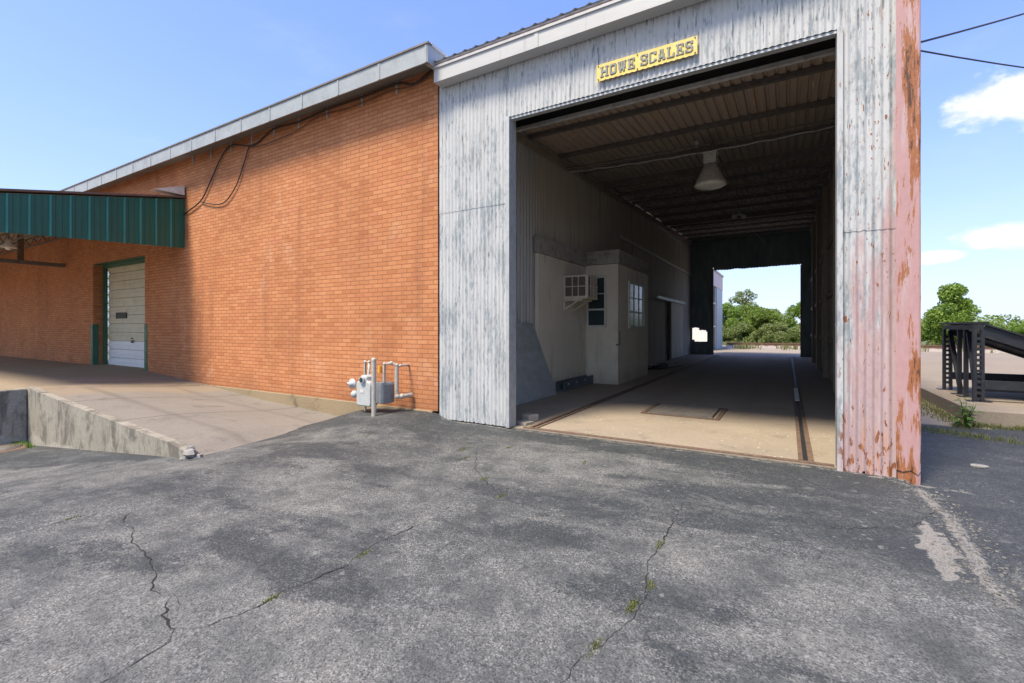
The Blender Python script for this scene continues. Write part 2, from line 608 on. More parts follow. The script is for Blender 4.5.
def m_ramp(n):
    r = m_concrete(n, (0.20, 0.182, 0.16), (0.105, 0.096, 0.088), 0.65)
    p = n.pos()
    x = n.sep(p)[0]
    deck = n.sstep(n.m('ADD', x, n.m('MULTIPLY', n.noise(p, 0.7, 4), 1.2)), -10.4, -10.9)
    r['Base Color'] = n.mix(n.m('MULTIPLY', deck, 0.8), r['Base Color'], (0.25, 0.20, 0.14))
    yy = n.sep(p)[1]
    wob = n.m('MULTIPLY', n.m('SUBTRACT', n.noise(p, 3, 3), 0.5), 0.05)
    for jx in (-10.55, -8.6):
        jn = n.sstep(n.m('ABSOLUTE', n.m('ADD', n.m('SUBTRACT', x, jx), wob)), 0.022, 0.008)
        r['Base Color'] = n.mix(n.m('MULTIPLY', jn, 0.8), r['Base Color'], (0.05, 0.045, 0.04))
    ty = n.m('ABSOLUTE', n.m('SUBTRACT', n.m('ABSOLUTE', n.m('SUBTRACT', yy, 4.5)), 0.75))
    tk = n.m('MULTIPLY', n.sstep(n.m('ADD', ty, n.m('MULTIPLY', n.noise(n.sv(p, (0.6, 5, 1)), 1.0, 5, 0.7), 0.5)), 0.42, 0.16), 0.45)
    r['Base Color'] = n.mix(tk, r['Base Color'], (0.10, 0.09, 0.08))
    scr = n.noise(n.sv(p, (1.2, 16, 1)), 1.0, 4, 0.6)
    r['Base Color'] = n.mix(n.m('MULTIPLY', n.sstep(scr, 0.52, 0.75), 0.35), r['Base Color'], (0.17, 0.15, 0.14))
    return r


material('ramp_concrete', m_ramp, 0.9, spec=0.3)


def m_retain(n):
    p = n.pos()
    z = n.sep(p)[2]
    b = n.noise(p, 26, 5, 0.7)
    c = n.mix(n.noise(p, 1.3, 5, 0.6), (0.21, 0.20, 0.17), (0.38, 0.355, 0.30))
    s = n.noise(n.sv(p, (2.6, 2.6, 1.1)), 1.0, 8, 0.72, 0.5)
    c = n.mix(n.m('MULTIPLY', n.sstep(s, 0.46, 0.62), 0.70), c, (0.075, 0.07, 0.06))
    c = n.mix(n.m('MULTIPLY', n.sstep(n.noise(p, 5, 5, 0.7), 0.58, 0.72), 0.4), c, (0.06, 0.055, 0.045))
    pat = n.m('ADD', n.m('MULTIPLY', z, -1.6), n.m('MULTIPLY', n.noise(p, 1.5, 4), 0.9))
    c = n.mix(n.m('MULTIPLY', n.sstep(pat, 1.12, 1.2), 0.6), c, (0.42, 0.40, 0.36))
    c = n.mix(1.0, c, n.ramp(b, [(0.3, 0.8), (0.7, 1.15)]), 'MULTIPLY')
    return {'Base Color': c, 'Normal': n.bump(n.m('ADD', b, s), 0.4, 0.01)}


material('stained_concrete', m_retain, 0.92, spec=0.25)
material('foundation_concrete', lambda n: m_concrete(n, (0.28, 0.22, 0.14), (0.10, 0.08, 0.05), 0.85), 0.92, spec=0.25)


def m_shedfloor(n):
    p = n.pos()
    x, y, z = n.sep(p)
    r = m_concrete(n, (0.29, 0.245, 0.19), (0.175, 0.15, 0.12), 0.6)
    c = r['Base Color']
    tr = n.m('ABSOLUTE', n.m('SUBTRACT', n.m('ABSOLUTE', n.m('ADD', x, 1.55)), 0.85))
    wear = n.m('MULTIPLY', n.sstep(n.m('ADD', tr, n.m('MULTIPLY', n.noise(n.sv(p, (3, 0.5, 1)), 1.0, 4), 0.5)), 0.62, 0.25), n.sstep(y, 7.5, 11.0))
    c = n.mix(n.m('MULTIPLY', wear, 0.5), c, (0.22, 0.18, 0.14))
    deeper = n.sstep(n.m('ADD', y, n.m('MULTIPLY', n.noise(p, 0.8, 4), 5)), 10.0, 15.0)  # floor turns browner and slightly darker further in
    c = n.mix(n.m('MULTIPLY', deeper, 0.5), c, (0.26, 0.205, 0.155))
    sp = n.node('ShaderNodeSeparateColor')
    n.put(sp.inputs[0], n.vor(p, 16, 'Color'))
    dot = n.m('MULTIPLY', n.sstep(n.vor(p, 16), 0.24, 0.17), n.sstep(sp.outputs[0], 0.86, 0.88))
    dot = n.m('MULTIPLY', dot, n.sstep(n.noise(p, 1.0, 3), 0.46, 0.6))
    c = n.mix(n.m('MULTIPLY', dot, 0.8), c, (0.62, 0.58, 0.52))
    r['Base Color'] = c
    return r


material('dusty_floor_concrete', m_shedfloor, 0.9, spec=0.3)


def m_ceiling(n):
    p = n.pos()
    x, y, z = n.sep(p)
    a = n.noise(n.sv(p, (9, 0.5, 1)), 1.0, 6, 0.65)
    c = n.mix(a, (0.36, 0.29, 0.235), (0.58, 0.47, 0.38))
    s = n.noise(n.sv(p, (14, 0.9, 1)), 1.0, 5, 0.7)  # rust streaks; with the paler ones below, rib highlights painted into the colour
    c = n.mix(n.m('MULTIPLY', n.sstep(s, 0.55, 0.64), 0.75), c, (0.62, 0.42, 0.27))
    c = n.mix(n.sstep(n.noise(n.sv(p, (22, 1.6, 1)), 1.0, 4, 0.7), 0.62, 0.68), c, (0.70, 0.62, 0.52))
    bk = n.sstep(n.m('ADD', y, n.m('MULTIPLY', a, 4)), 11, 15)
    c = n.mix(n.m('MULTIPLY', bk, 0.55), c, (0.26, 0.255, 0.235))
    return {'Base Color': c}


material('rusty_roof_sheet', m_ceiling, 0.75, 0.0, 0.3)


def m_inner(n):
    p = n.pos()
    x, y, z = n.sep(p)
    a = n.noise(n.sv(p, (3, 3, 0.5)), 1.0, 6, 0.62)
    c = n.mix(a, (0.36, 0.375, 0.38), (0.60, 0.61, 0.60))
    brown = n.sstep(n.m('ADD', y, n.m('MULTIPLY', a, 1.5)), 9.4, 10.2)
    c2 = n.mix(a, (0.36, 0.325, 0.27), (0.60, 0.55, 0.47))
    c = n.mix(brown, c, c2)
    drip = n.noise(n.sv(p, (6, 6, 0.35)), 1.0, 5, 0.6)
    c = n.mix(n.m('MULTIPLY', n.sstep(drip, 0.54, 0.72), 0.55), c, (0.11, 0.11, 0.105))
    fl = n.noise(n.sv(p, (20, 20, 6)), 1.0, 4, 0.7)
    c = n.mix(n.m('MULTIPLY', n.sstep(fl, 0.66, 0.72), 0.6), c, (0.45, 0.46, 0.46))
    return {'Base Color': c}


material('grimy_inner_sheet', m_inner, 0.75, 0.0, 0.3)


def m_block(n):
    p = n.pos()
    x, y, z = n.sep(p)
    b = n.node('ShaderNodeTexBrick')
    n.put(b.inputs['Vector'], n.comb(n.m('ADD', x, y), z, 0.0))
    b.inputs['Scale'].default_value = 1
    b.inputs['Mortar Size'].default_value = 0.006
    b.inputs['Mortar Smooth'].default_value = 0.6
    b.inputs['Brick Width'].default_value = 0.406
    b.inputs['Row Height'].default_value = 0.203
    a = n.noise(p, 1.6, 6, 0.62)
    c = n.mix(a, (0.61, 0.55, 0.44), (0.77, 0.715, 0.60))
    c = n.mix(n.m('MULTIPLY', b.outputs['Fac'], 0.14), c, (0.30, 0.27, 0.22))
    d = n.noise(n.sv(p, (3, 3, 0.6)), 1.0, 5, 0.65)
    c = n.mix(n.m('MULTIPLY', n.sstep(d, 0.52, 0.74), 0.5), c, (0.25, 0.22, 0.17))
    low = n.sstep(n.m('ADD', z, n.m('MULTIPLY', n.noise(n.sv(p, (4, 4, 2)), 1.0, 6, 0.7), 0.9)), 0.95, 0.35)
    c = n.mix(n.m('MULTIPLY', low, 0.45), c, (0.20, 0.165, 0.12))
    return {'Base Color': c, 'Normal': n.bump(b.outputs['Fac'], 0.25, -0.004)}


material('painted_block', m_block, 0.75, 0.0, 0.3)
simple('block_band', (0.36, 0.34, 0.305), 0.9, var=0.3, scale=4, dirt=(0.10, 0.095, 0.085))
simple('white_trim', (0.62, 0.60, 0.55), 0.6, var=0.15, scale=8, dirt=(0.35, 0.30, 0.24), dirt_amt=0.5)
simple('cream_case', (0.60, 0.54, 0.44), 0.55, var=0.12, scale=9, dirt=(0.38, 0.27, 0.17), dirt_amt=0.5)
simple('ac_grille', (0.12, 0.095, 0.075), 0.6, var=0.3, scale=20)
simple('dark_glass', (0.03, 0.055, 0.06), 0.12, var=0.2, scale=3)
simple('pale_glass', (0.32, 0.35, 0.34), 0.15, var=0.35, scale=5)
simple('grey_sheet', (0.38, 0.41, 0.425), 0.55, 0.3, var=0.25, scale=3, dirt=(0.34, 0.36, 0.37), dirt_amt=0.35, stretch=(1, 1, 2))
simple('grey_beam', (0.12, 0.14, 0.155), 0.6, 0.2, var=0.25, scale=6, dirt=(0.3, 0.31, 0.31), dirt_amt=0.4)
simple('worn_wood', (0.34, 0.30, 0.25), 0.85, var=0.3, scale=7, stretch=(1, 6, 6))
simple('plank_brown', (0.30, 0.25, 0.195), 0.85, var=0.35, scale=6, stretch=(4, 1, 4))
simple('rusty_steel', (0.16, 0.105, 0.075), 0.8, 0.2, var=0.4, scale=14, dirt=(0.07, 0.05, 0.04))
simple('dark_steel', (0.16, 0.145, 0.13), 0.65, 0.1, var=0.3, scale=8, dirt=(0.12, 0.075, 0.05), dirt_amt=0.4)
simple('light_steel', (0.55, 0.55, 0.54), 0.55, 0.2, var=0.2, scale=8, dirt=(0.2, 0.17, 0.14), dirt_amt=0.5)
simple('dark_green_wall', (0.19, 0.24, 0.235), 0.7, var=0.4, scale=2.2, dirt=(0.22, 0.25, 0.24), dirt_amt=0.5, stretch=(3, 3, 0.6))
simple('roof_metal', (0.55, 0.56, 0.56), 0.5, 0.2, var=0.15, scale=3)
simple('drip_edge_red', (0.33, 0.12, 0.08), 0.7, var=0.4, scale=9, dirt=(0.5, 0.42, 0.38), dirt_amt=0.6)
simple('grey_fascia', (0.34, 0.365, 0.37), 0.45, 0.15, var=0.14, scale=3, dirt=(0.24, 0.255, 0.26), dirt_amt=0.5)
simple('soffit_dark', (0.20, 0.18, 0.16), 0.8, var=0.2, scale=3)
simple('galvanised', (0.42, 0.435, 0.435), 0.5, 0.3, var=0.2, scale=10)
simple('black_cable', (0.025, 0.022, 0.022), 0.6, var=0.2, scale=10)
simple('brown_cable', (0.075, 0.045, 0.03), 0.7, var=0.2, scale=10)
simple('canopy_green', (0.008, 0.092, 0.060), 0.42, 0.0, var=0.15, scale=1.5, dirt=(0.015, 0.065, 0.055), dirt_amt=0.4, stretch=(1, 1, 0.5))
simple('green_rib', (0.03, 0.20, 0.165), 0.42, var=0.15, scale=3)
simple('jamb_green', (0.028, 0.115, 0.065), 0.5, var=0.25, scale=6, dirt=(0.10, 0.09, 0.06), dirt_amt=0.4)
simple('canopy_under', (0.42, 0.39, 0.33), 0.7, var=0.15, scale=3)
simple('brown_edge', (0.13, 0.085, 0.06), 0.7, var=0.3, scale=5)
simple('door_cream', (0.56, 0.53, 0.40), 0.55, var=0.10, scale=2.5, dirt=(0.36, 0.31, 0.2), dirt_amt=0.4)
simple('door_white', (0.72, 0.74, 0.77), 0.5, var=0.06, scale=4)
simple('rubber_black', (0.02, 0.02, 0.02), 0.6, var=0.2, scale=10)
simple('lamp_white', (0.72, 0.71, 0.68), 0.4, var=0.08, scale=8)
simple('lamp_housing', (0.66, 0.66, 0.62), 0.5, 0.2, var=0.2, scale=16, dirt=(0.22, 0.20, 0.17), dirt_amt=0.6)
simple('lamp_reflector', (0.55, 0.53, 0.48), 0.4, 0.1, var=0.3, scale=22, dirt=(0.14, 0.12, 0.1), dirt_amt=0.5)
simple('lamp_lens', (0.82, 0.79, 0.72), 0.3, var=0.15, scale=12)
simple('meter_grey', (0.45, 0.475, 0.48), 0.5, 0.1, var=0.12, scale=14, dirt=(0.36, 0.36, 0.35), dirt_amt=0.4)
simple('meter_dark', (0.20, 0.22, 0.235), 0.55, 0.1, var=0.2, scale=12)
simple('pipe_pale', (0.42, 0.40, 0.355), 0.6, 0.1, var=0.2, scale=16, dirt=(0.27, 0.17, 0.10), dirt_amt=0.6)
simple('yellow_cap', (0.62, 0.30, 0.04), 0.5, var=0.2, scale=16)


def m_sign(n):
    p = n.pos()
    a = n.noise(n.sv(p, (6, 3, 9)), 1.0, 5, 0.6)
    c = n.mix(a, (0.62, 0.44, 0.075), (0.74, 0.60, 0.20))
    r = n.noise(p, 16, 5, 0.7)
    c = n.mix(n.sstep(r, 0.66, 0.72), c, (0.30, 0.15, 0.06))
    c = n.mix(n.m('MULTIPLY', n.sstep(n.noise(p, 9, 4, 0.6), 0.6, 0.7), 0.5), c, (0.76, 0.70, 0.44))
    return c


material('sign_yellow', m_sign, 0.5)
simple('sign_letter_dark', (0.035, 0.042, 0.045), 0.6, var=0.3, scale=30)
simple('sign_letter_grey', (0.19, 0.21, 0.205), 0.6, var=0.3, scale=40, dirt=(0.5, 0.42, 0.18), dirt_amt=0.5)
simple('rack_black', (0.020, 0.022, 0.028), 0.45, 0.2, var=0.3, scale=6, dirt=(0.06, 0.05, 0.045), dirt_amt=0.4)
simple('crack_dark', (0.016, 0.015, 0.013), 0.95, var=0.4, scale=20)
simple('rubble', (0.26, 0.25, 0.235), 0.95, var=0.3, scale=12, bump=0.3)
simple('asphalt_rubble', (0.14, 0.137, 0.13), 0.95, var=0.5, scale=18)
simple('cast_iron', (0.19, 0.17, 0.145), 0.75, 0.3, var=0.3, scale=12)
simple('rail_rust', (0.16, 0.09, 0.06), 0.7, 0.3, var=0.3, scale=4)
simple('tie_wood', (0.12, 0.095, 0.075), 0.9, var=0.35, scale=6)
simple('ballast', (0.30, 0.255, 0.21), 0.95, var=0.4, scale=9, bump=0.4)
simple('pink_metal_far', (0.62, 0.50, 0.51), 0.6, var=0.12, scale=3)
simple('white_metal_far', (0.78, 0.78, 0.79), 0.55, var=0.06, scale=3, stretch=(4, 4, 0.5))
simple('blue_grey_metal', (0.36, 0.42, 0.48), 0.5, 0.1, var=0.12, scale=3)
simple('bark', (0.10, 0.075, 0.055), 0.95, var=0.35, scale=10, stretch=(1, 1, 0.3))


def leaf_material(name, c0, c1):
    m = bpy.data.materials.new(name)
    m.use_nodes = True
    nt = m.node_tree
    nt.nodes.clear()
    n = N(nt)
    rnd = n.node('ShaderNodeNewGeometry').outputs['Random Per Island']
    cl = n.noise(n.pos(), 0.7, 4, 0.6)
    c = n.mix(n.m('ADD', n.m('MULTIPLY', rnd, 0.6), n.m('MULTIPLY', n.m('SUBTRACT', cl, 0.3), 0.9), clamp=True), c0, c1)
    d = n.node('ShaderNodeBsdfPrincipled')
    d.inputs['Roughness'].default_value = 0.55
    d.inputs['Specular IOR Level'].default_value = 0.3
    n.put(d.inputs['Base Color'], c)
    t = n.node('ShaderNodeBsdfTranslucent')
    n.put(t.inputs[0], n.mix(1.0, c, (1.1, 1.25, 0.6), 'MULTIPLY'))
    mx = n.node('ShaderNodeMixShader')
    mx.inputs[0].default_value = 0.35
    nt.links.new(d.outputs[0], mx.inputs[1])
    nt.links.new(t.outputs[0], mx.inputs[2])
    o = n.node('ShaderNodeOutputMaterial')
    nt.links.new(mx.outputs[0], o.inputs[0])
    MATS[name] = m
    return m


leaf_material('leaf_bright', (0.11, 0.185, 0.03), (0.25, 0.36, 0.075))
leaf_material('leaf_mid', (0.105, 0.165, 0.03), (0.25, 0.33, 0.08))
leaf_material('leaf_dull', (0.13, 0.175, 0.055), (0.27, 0.31, 0.125))
leaf_material('grass_blade', (0.09, 0.12, 0.03), (0.25, 0.24, 0.10))
leaf_material('weed_leaf', (0.06, 0.14, 0.02), (0.14, 0.26, 0.045))
M = MATS

# ------------------------------------------------------------------ setting: the ground
MOUND = [(-7.2, -0.19), (-6.4, 0.07), (-5.2, 0.11), (-4.95, 0.08), (-4.8, 0.02), (-4.6, 0.0)]
EDGE = [(3.4, 1.0), (3.96, 1.03), (4.38, 1.07), (4.9, 1.10), (5.31, 1.07), (5.73, 1.05), (5.86, 0.90), (5.95, 0.62)]


def fbm(x, y, s, o=4):
    v, a = 0.0, 0.5
    for _ in range(o):
        v += a * mnoise.noise((x * s, y * s, 3.7))
        s *= 2.1
        a *= 0.5
    return v


def ground_z(x, y):
    z = 0.0
    if x < -5.3:
        z = 0.098 * (max(x, -12.7) + 5.3)
    if -8.2 < x < -4.6 and y > 4.0:
        k = S((y - 4.2) / 1.4) * S((x + 8.2) / 1.0)
        z += k * (pw(x, MOUND) - z)
    if -5.0 < x < 1.08 and 6.06 < y < 28.6:
        return -0.12
    if x < -5.0 and y > 6.05:
        return z - 0.25
    if y < 6.3 and x > -9:
        z += 0.016 * fbm(x, y, 0.9)
    ex = pw(y, EDGE)
    if y < 5.95 and x > 0.3:
        z -= 0.035 * S((x - ex + 0.06 * fbm(x, y, 5)) / 0.10) * S((y - 2.6) / 1.2)
    elif y >= 5.95 and x > 1.0:
        z -= 0.035
    return z


def build_ground():
    def axis(lo, hi, step, grow_lo, grow_hi):
        a = frange(lo, hi, step)
        s, v, L = step, lo, []
        while v > grow_lo:
            s *= 1.22
            v -= s
            L.append(v)
        s, v, R = step, hi, []
        while v < grow_hi:
            s *= 1.22
            v += s
            R.append(v)
        return L[::-1] + a + R
    xs = axis(-8.4, 3.2, 0.045, -2600, 2600)
    ys = axis(0.7, 6.4, 0.045, -900, 3200)
    # keep coarse columns from straddling the step at the shed walls
    mb = MB()
    mb.grid(lambda x, y: (x, y, ground_z(x, y)), xs, ys)
    o = mb.build('ground', M['asphalt_ground'])
    tag(o, kind='structure')
    att = o.data.color_attributes.new('mask', 'FLOAT_COLOR', 'POINT')
    cols = np.zeros((len(mb.v), 4), dtype=np.float32)
    for i, (x, y, z) in enumerate(mb.v):
        dark = bare = grav = 0.0
        if -30 < x < 30 and -10 < y < 12:
            n1 = fbm(x, y, 0.8)
            if x < 1.2:
                # fresher sealer along the shed and the ramp
                yl = pw(x, [(-9, 1.4), (-7, 2.6), (-6, 4.5), (-4.6, 5.0), (-3.4, 5.25), (-1.5, 5.35), (-0.9, 5.1), (0.1, 5.25), (1.0, 5.2)])
                dark = 0.72 * S((y - yl + 0.5 * n1) / 0.35)
                if x < -5.5:
                    dark *= 0.85
                band = math.exp(-((y - (3.9 + 0.10 * x + 0.4 * n1)) / 0.45) ** 2)
                dark = max(dark, 0.62 * band * S((x + 4) / 3.0))
                band2 = math.exp(-((x + 5.9 - 0.6 * (y - 1.5) + n1) / 0.7) ** 2)
                dark = max(dark, 0.5 * band2)
                n2 = fbm(x * 0.5 + 0.35 * y, y * 1.3 - 0.3 * x, 1.1, 5)
                dark = max(dark, 0.72 * S(n1 * 1.2 + n2 * 2.6 + 0.10))
            if x < 1.25:
                dark = max(dark, 0.80 * S((x + 0.9 + 0.8 * n1) / 0.7) * S((y - 4.25 + 0.5 * n1) / 0.3) * (1 - 0.75 * math.exp(-((y - 5.0 - 0.08 * x) / 0.13) ** 2)))
            ex = pw(y, EDGE)
            if x > ex - 0.02:
                dark = max(dark, 0.85 * S((y - 3.6 + 1.2 * n1) / 1.2) * S((x - ex) / 0.15))
            d = abs(x - ex + 0.05 * fbm(x, y, 4))
            if 3.3 < y < 5.95 and x > 0.3:
                bare = 0.85 * S((0.05 - d) / 0.06 + 0.6) * S((y - 3.3) / 0.5)
                q = pw(y, [(3.65, 0.0), (3.8, 0.05), (4.2, 0.10), (4.7, 0.04), (4.75, 0.0)])
                if q > 0 and abs(x - (ex - 0.18)) < q + 0.04 * fbm(x, y, 6):
                    bare = 0.95
            if y > 5.3 and x > 1.0 and x < 1.9:
                bare = max(bare, 0.6 * math.exp(-((y - 5.95 + 0.10 * (x - 1.1)) / 0.07) ** 2) * S((1.75 - x) / 0.4))
            if abs(y - 6.02) < 0.10 and x < 1.0 and x > -4.9:
                bare = max(bare, 0.5)
        if y > 9.2:
            grav = S((y - 9.2) / 1.0) if 0.9 < x < 2.7 else S((y - 11) / 6.0)
        if x < -30 or x > 26 or y < -25:
            grav = 1.0
        cols[i] = (dark, bare, grav, 1)
    att.data.foreach_set('color', cols.ravel())


build_ground()

# cracks in the asphalt: jagged shallow strips
CRACKS = [
    [(-4.75, 1.79), (-4.38, 1.54), (-4.23, 1.57), (-3.95, 1.46), (-3.55, 1.41), (-3.31, 1.34), (-3.14, 1.25), (-3.03, 1.25), (-3.0, 1.3), (-2.8, 1.27)],
    [(-2.98, 1.29), (-2.81, 1.17), (-2.63, 1.14), (-2.57, 1.09), (-2.52, 0.98), (-2.5, 0.82), (-2.45, 0.6)],
    [(-2.63, 1.14), (-2.54, 1.22), (-2.49, 1.36), (-2.46, 1.51), (-2.47, 1.6), (-2.42, 1.83), (-2.39, 1.99), (-2.46, 2.21), (-2.45, 2.43), (-2.41, 2.76), (-2.33, 3.0)],
    [(-0.77, 4.21), (-0.75, 3.31), (-0.77, 2.98), (-0.68, 2.59), (-0.69, 2.38), (-0.75, 2.17), (-0.82, 1.97), (-0.83, 1.8), (-0.9, 1.5)],
    [(-4.9, 0.7), (-4.86, 1.01), (-4.84, 1.27), (-4.86, 1.45)],
    [(-3.5, 5.04), (-2.85, 4.05), (-2.39, 3.69), (-2.16, 3.53)],
    [(1.04, 5.05), (0.80, 4.55), (0.35, 4.25), (-0.3, 4.2), (-0.77, 4.21)],
]
WIDE = [0.005, 0.008, 0.0055, 0.0045, 0.004, 0.004, 0.0035]
mb = MB()
for path, w in zip(CRACKS, WIDE):
    pts = []
    for (a, b) in zip(path, path[1:]):
        L = math.dist(a, b)
        n = max(2, int(L / 0.028))
        for i in range(n):
            t = i / n
            pts.append((lerp(a[0], b[0], t) + 0.022 * mnoise.noise((a[0] * 9 + t * L * 14, b[1] * 5, 1.3)) + random.gauss(0, 0.003),
                        lerp(a[1], b[1], t) + 0.022 * mnoise.noise((a[0] * 9 + t * L * 14, b[1] * 5, 8.3)) + random.gauss(0, 0.003)))
    vs, n = [], len(pts)
    for i, (x, y) in enumerate(pts):
        x0, y0 = pts[max(i - 1, 0)]
        x1, y1 = pts[min(i + 1, n - 1)]
        L = math.hypot(x1 - x0, y1 - y0) + 1e-6
        nx, ny = -(y1 - y0) / L, (x1 - x0) / L
        k = w * max(0.30, 0.35 + 1.5 * mnoise.noise((x * 4.5, y * 4.5, 4)) + 1.3 * max(0, mnoise.noise((x * 15, y * 15, 9))) + random.random() * 0.5) * min(1, i / 4 + 0.15, (n - 1 - i) / 4 + 0.15)
        for sgn in (-1, 1):
            px, py = x + sgn * nx * k * 0.5, y + sgn * ny * k * 0.5
            vs.append((px, py, ground_z(px, py) + 0.004))
    mb.add(vs, [(2 * i, 2 * i + 1, 2 * i + 3, 2 * i + 2) for i in range(n - 1)])
tag(mb.build('asphalt_cracks', M['crack_dark']), kind='structure')

# ------------------------------------------------------------------ setting: deck, ramp, floors, pads
ZB = [(-18, 0.33), (-15.5, 0.32), (-13.47, 0.20), (-11.8, 0.10), (-9.9, -0.05), (-8.0, -0.14), (-7.1, -0.19)]
ZW = [(-12.2, 0.34), (-6.75, 0.0), (-6.2, -0.09)]


def deck_z(x, y):
    zb = pw(x, ZB)
    zw = 0.34 if x < -12.2 else pw(x, ZW)
    return lerp(zw, zb, S((y - 3.2) / 2.9)) + 0.006 * fbm(x, y, 1.2)


mb = MB()
mb.grid(lambda x, y: (x, y, deck_z(x, y)), frange(-46, -12.2, 0.8), [-9, -4, 0, 1.5, 2.5, 3.0, 3.4, 4, 4.5, 5, 5.5, 6.0, 6.6])
o = mb.build('loading_deck', M['deck_concrete'])
tag(o, kind='structure')
mb = MB()


def ramp_pt(u, v):
    y = lerp(3.02, 6.02, v)
    xr = lerp(-6.20, -7.15, v)
    x = lerp(-12.2, xr, u)
    return (x, y, lerp(deck_z(x, y) - 0.004, ground_z(x, y) - 0.012, S((u - 0.93) / 0.07)))


mb.grid(ramp_pt, frange(0, 1, 0.03), frange(0, 1, 0.08))
tag(mb.build('loading_ramp', M['ramp_concrete']), kind='structure')

mb = MB()
mb.box(-4.9, 6.07, -0.3, 1.06, 28.55, 0.008)
tag(mb.build('shed_floor', M['dusty_floor_concrete']), kind='structure')
mb = MB()
mb.box(-4.2, 28.56, -0.3, 2.45, 31.6, -0.01)
tag(mb.build('rear_apron', M['pad_concrete'], bevel=0.01), kind='structure')
mb = MB()
mb.box(2.5, 10.1, -0.4, 38, 33.5, 0.20)
tag(mb.build('concrete_pad', M['pad_concrete'], bevel=0.015), kind='structure')

# ------------------------------------------------------------------ retaining wall of the ramp
rw = thing('retaining_wall', 'stained concrete retaining wall that steps down beside the loading ramp', 'wall', (-12.2, 3.0, -0.7))
mb = MB()
us = frange(0, 1, 0.04)
pts = []
for i, u in enumerate(us):
    x = lerp(-12.2, -6.35, u)
    zt = pw(x, ZW) + 0.035 + 0.012 * mnoise.noise((x * 3, 1, 2))
    if x < -11.8:
        zt += 0.03 * S((-11.8 - x) / 0.4)
    zg = ground_z(x, 2.9) - 0.25
    pts.append((x, zg, zt))
vs, fs = [], []
for (x, zg, zt) in pts:
    vs += [(x, 2.90, zg), (x, 2.90, zt), (x, 3.03, zt - 0.01), (x, 3.03, zg)]
n = len(pts)
for i in range(n - 1):
    a, b = 4 * i, 4 * i + 4
    fs += [(a, b, b + 1, a + 1), (a + 1, b + 1, b + 2, a + 2), (a + 2, b + 2, b + 3, a + 3)]
fs += [(0, 1, 2, 3), tuple(4 * (n - 1) + k for k in (3, 2, 1, 0))]
mb.add(vs, fs)
mb.build('ramp_wall', M['stained_concrete'], rw)
mb = MB()
mb.hexa([(-12.36, -9, -1.0), (-12.2, -9, -1.0), (-12.2, 2.896, -1.0), (-12.36, 2.896, -1.0),
         (-12.36, -9, 0.22), (-12.2, -9, 0.22), (-12.2, 2.896, 0.375), (-12.36, 2.896, 0.375)])
mb.build('dock_wall', M['stained_concrete'], rw, bevel=0.02)


def rock(mb, c, r, seed):
    rnd = random.Random(seed)
    vs, fs = [], []
    for j in range(5):
        ph = PI * j / 4
        for k in range(8):
            t = 2 * PI * k / 8
            q = r * (0.7 + 0.55 * rnd.random())
            vs.append((c[0] + q * math.sin(ph) * math.cos(t), c[1] + q * math.sin(ph) * math.sin(t) * 0.9, c[2] + q * 0.7 * math.cos(ph)))
    for j in range(4):
        for k in range(8):
            k2 = (k + 1) % 8
            fs.append((j * 8 + k, j * 8 + k2, (j + 1) * 8 + k2, (j + 1) * 8 + k))
    mb.add(vs, fs)


mb = MB()
for i, (x, y, z, r) in enumerate([(-6.33, 2.93, -0.04, 0.09), (-6.27, 2.98, -0.10, 0.08), (-6.39, 2.92, -0.11, 0.08), (-6.20, 2.92, -0.13, 0.06), (-6.43, 2.98, 0.0, 0.05)]):
    rock(mb, (x, y, z), r, 40 + i)
mb.build('broken_end', M['rubble'], rw)

# ------------------------------------------------------------------ brick building
bb = thing('brick_building', 'long orange brick warehouse with a grey metal roof edge', 'building', (-20, 6, 0))
DX0, DX1, DZ0, DZ1 = -19.0, -15.43, 0.30, 3.52
mb = MB()


def wallbox(x0, x1, z0, z1):
    mb.box(x0, 6.0, z0, x1, 6.36, z1)


wallbox(-46, DX0, 0.13, 5.9)
wallbox(DX1, -4.965, 0.13, 5.9)
wallbox(DX0, DX1, DZ1, 5.9)
mb.box(-5.3, 6.36, 0.0, -4.965, 26, 5.9)
mb.build('wall', M['orange_brick'], bb)
mb = MB()
fz = lambda x: 0.128
mb.box(DX1 + 0.0, 5.965, -0.5, -5.06, 6.30, 0.128)
mb.build('foundation', M['foundation_concrete'], bb, bevel=0.012)
mb = MB()
mb.box(-46, 5.58, 5.64, -4.82, 5.605, 5.92)
for i in range(30):
    x = -4.84 - i * 1.02
    mb.box(x - 0.035, 5.571, 5.642, x + 0.005, 5.579, 5.918)
mb.box(-4.845, 5.605, 5.64, -4.82, 8.0, 5.92)
fas = mb.build('fascia', M['grey_fascia'], bb)
mb = MB()
mb.box(-46, 5.56, 5.921, -4.80, 5.66, 5.95)
mb.build('drip_edge', M['dark_steel'], fas)
mb = MB()
mb.box(-46, 5.607, 5.80, -4.85, 5.998, 5.84)
mb.build('soffit', M['soffit_dark'], bb)
mb = MB()
mb.box(-46, 5.66, 5.921, -4.80, 26, 5.97)
mb.build('roof', M['roof_metal'], bb)
for x in (-5.87, -6.74, -7.72, -8.59, -9.43, -10.25, -11.09, -11.95, -12.8):
    mb = MB()
    mb.box(x - 0.022, 5.985, 5.58, x + 0.022, 5.998, 5.799)
    mb.box(x - 0.030, 5.975, 5.70, x + 0.030, 5.984, 5.73)
    mb.build('strap', M['galvanised'], bb)
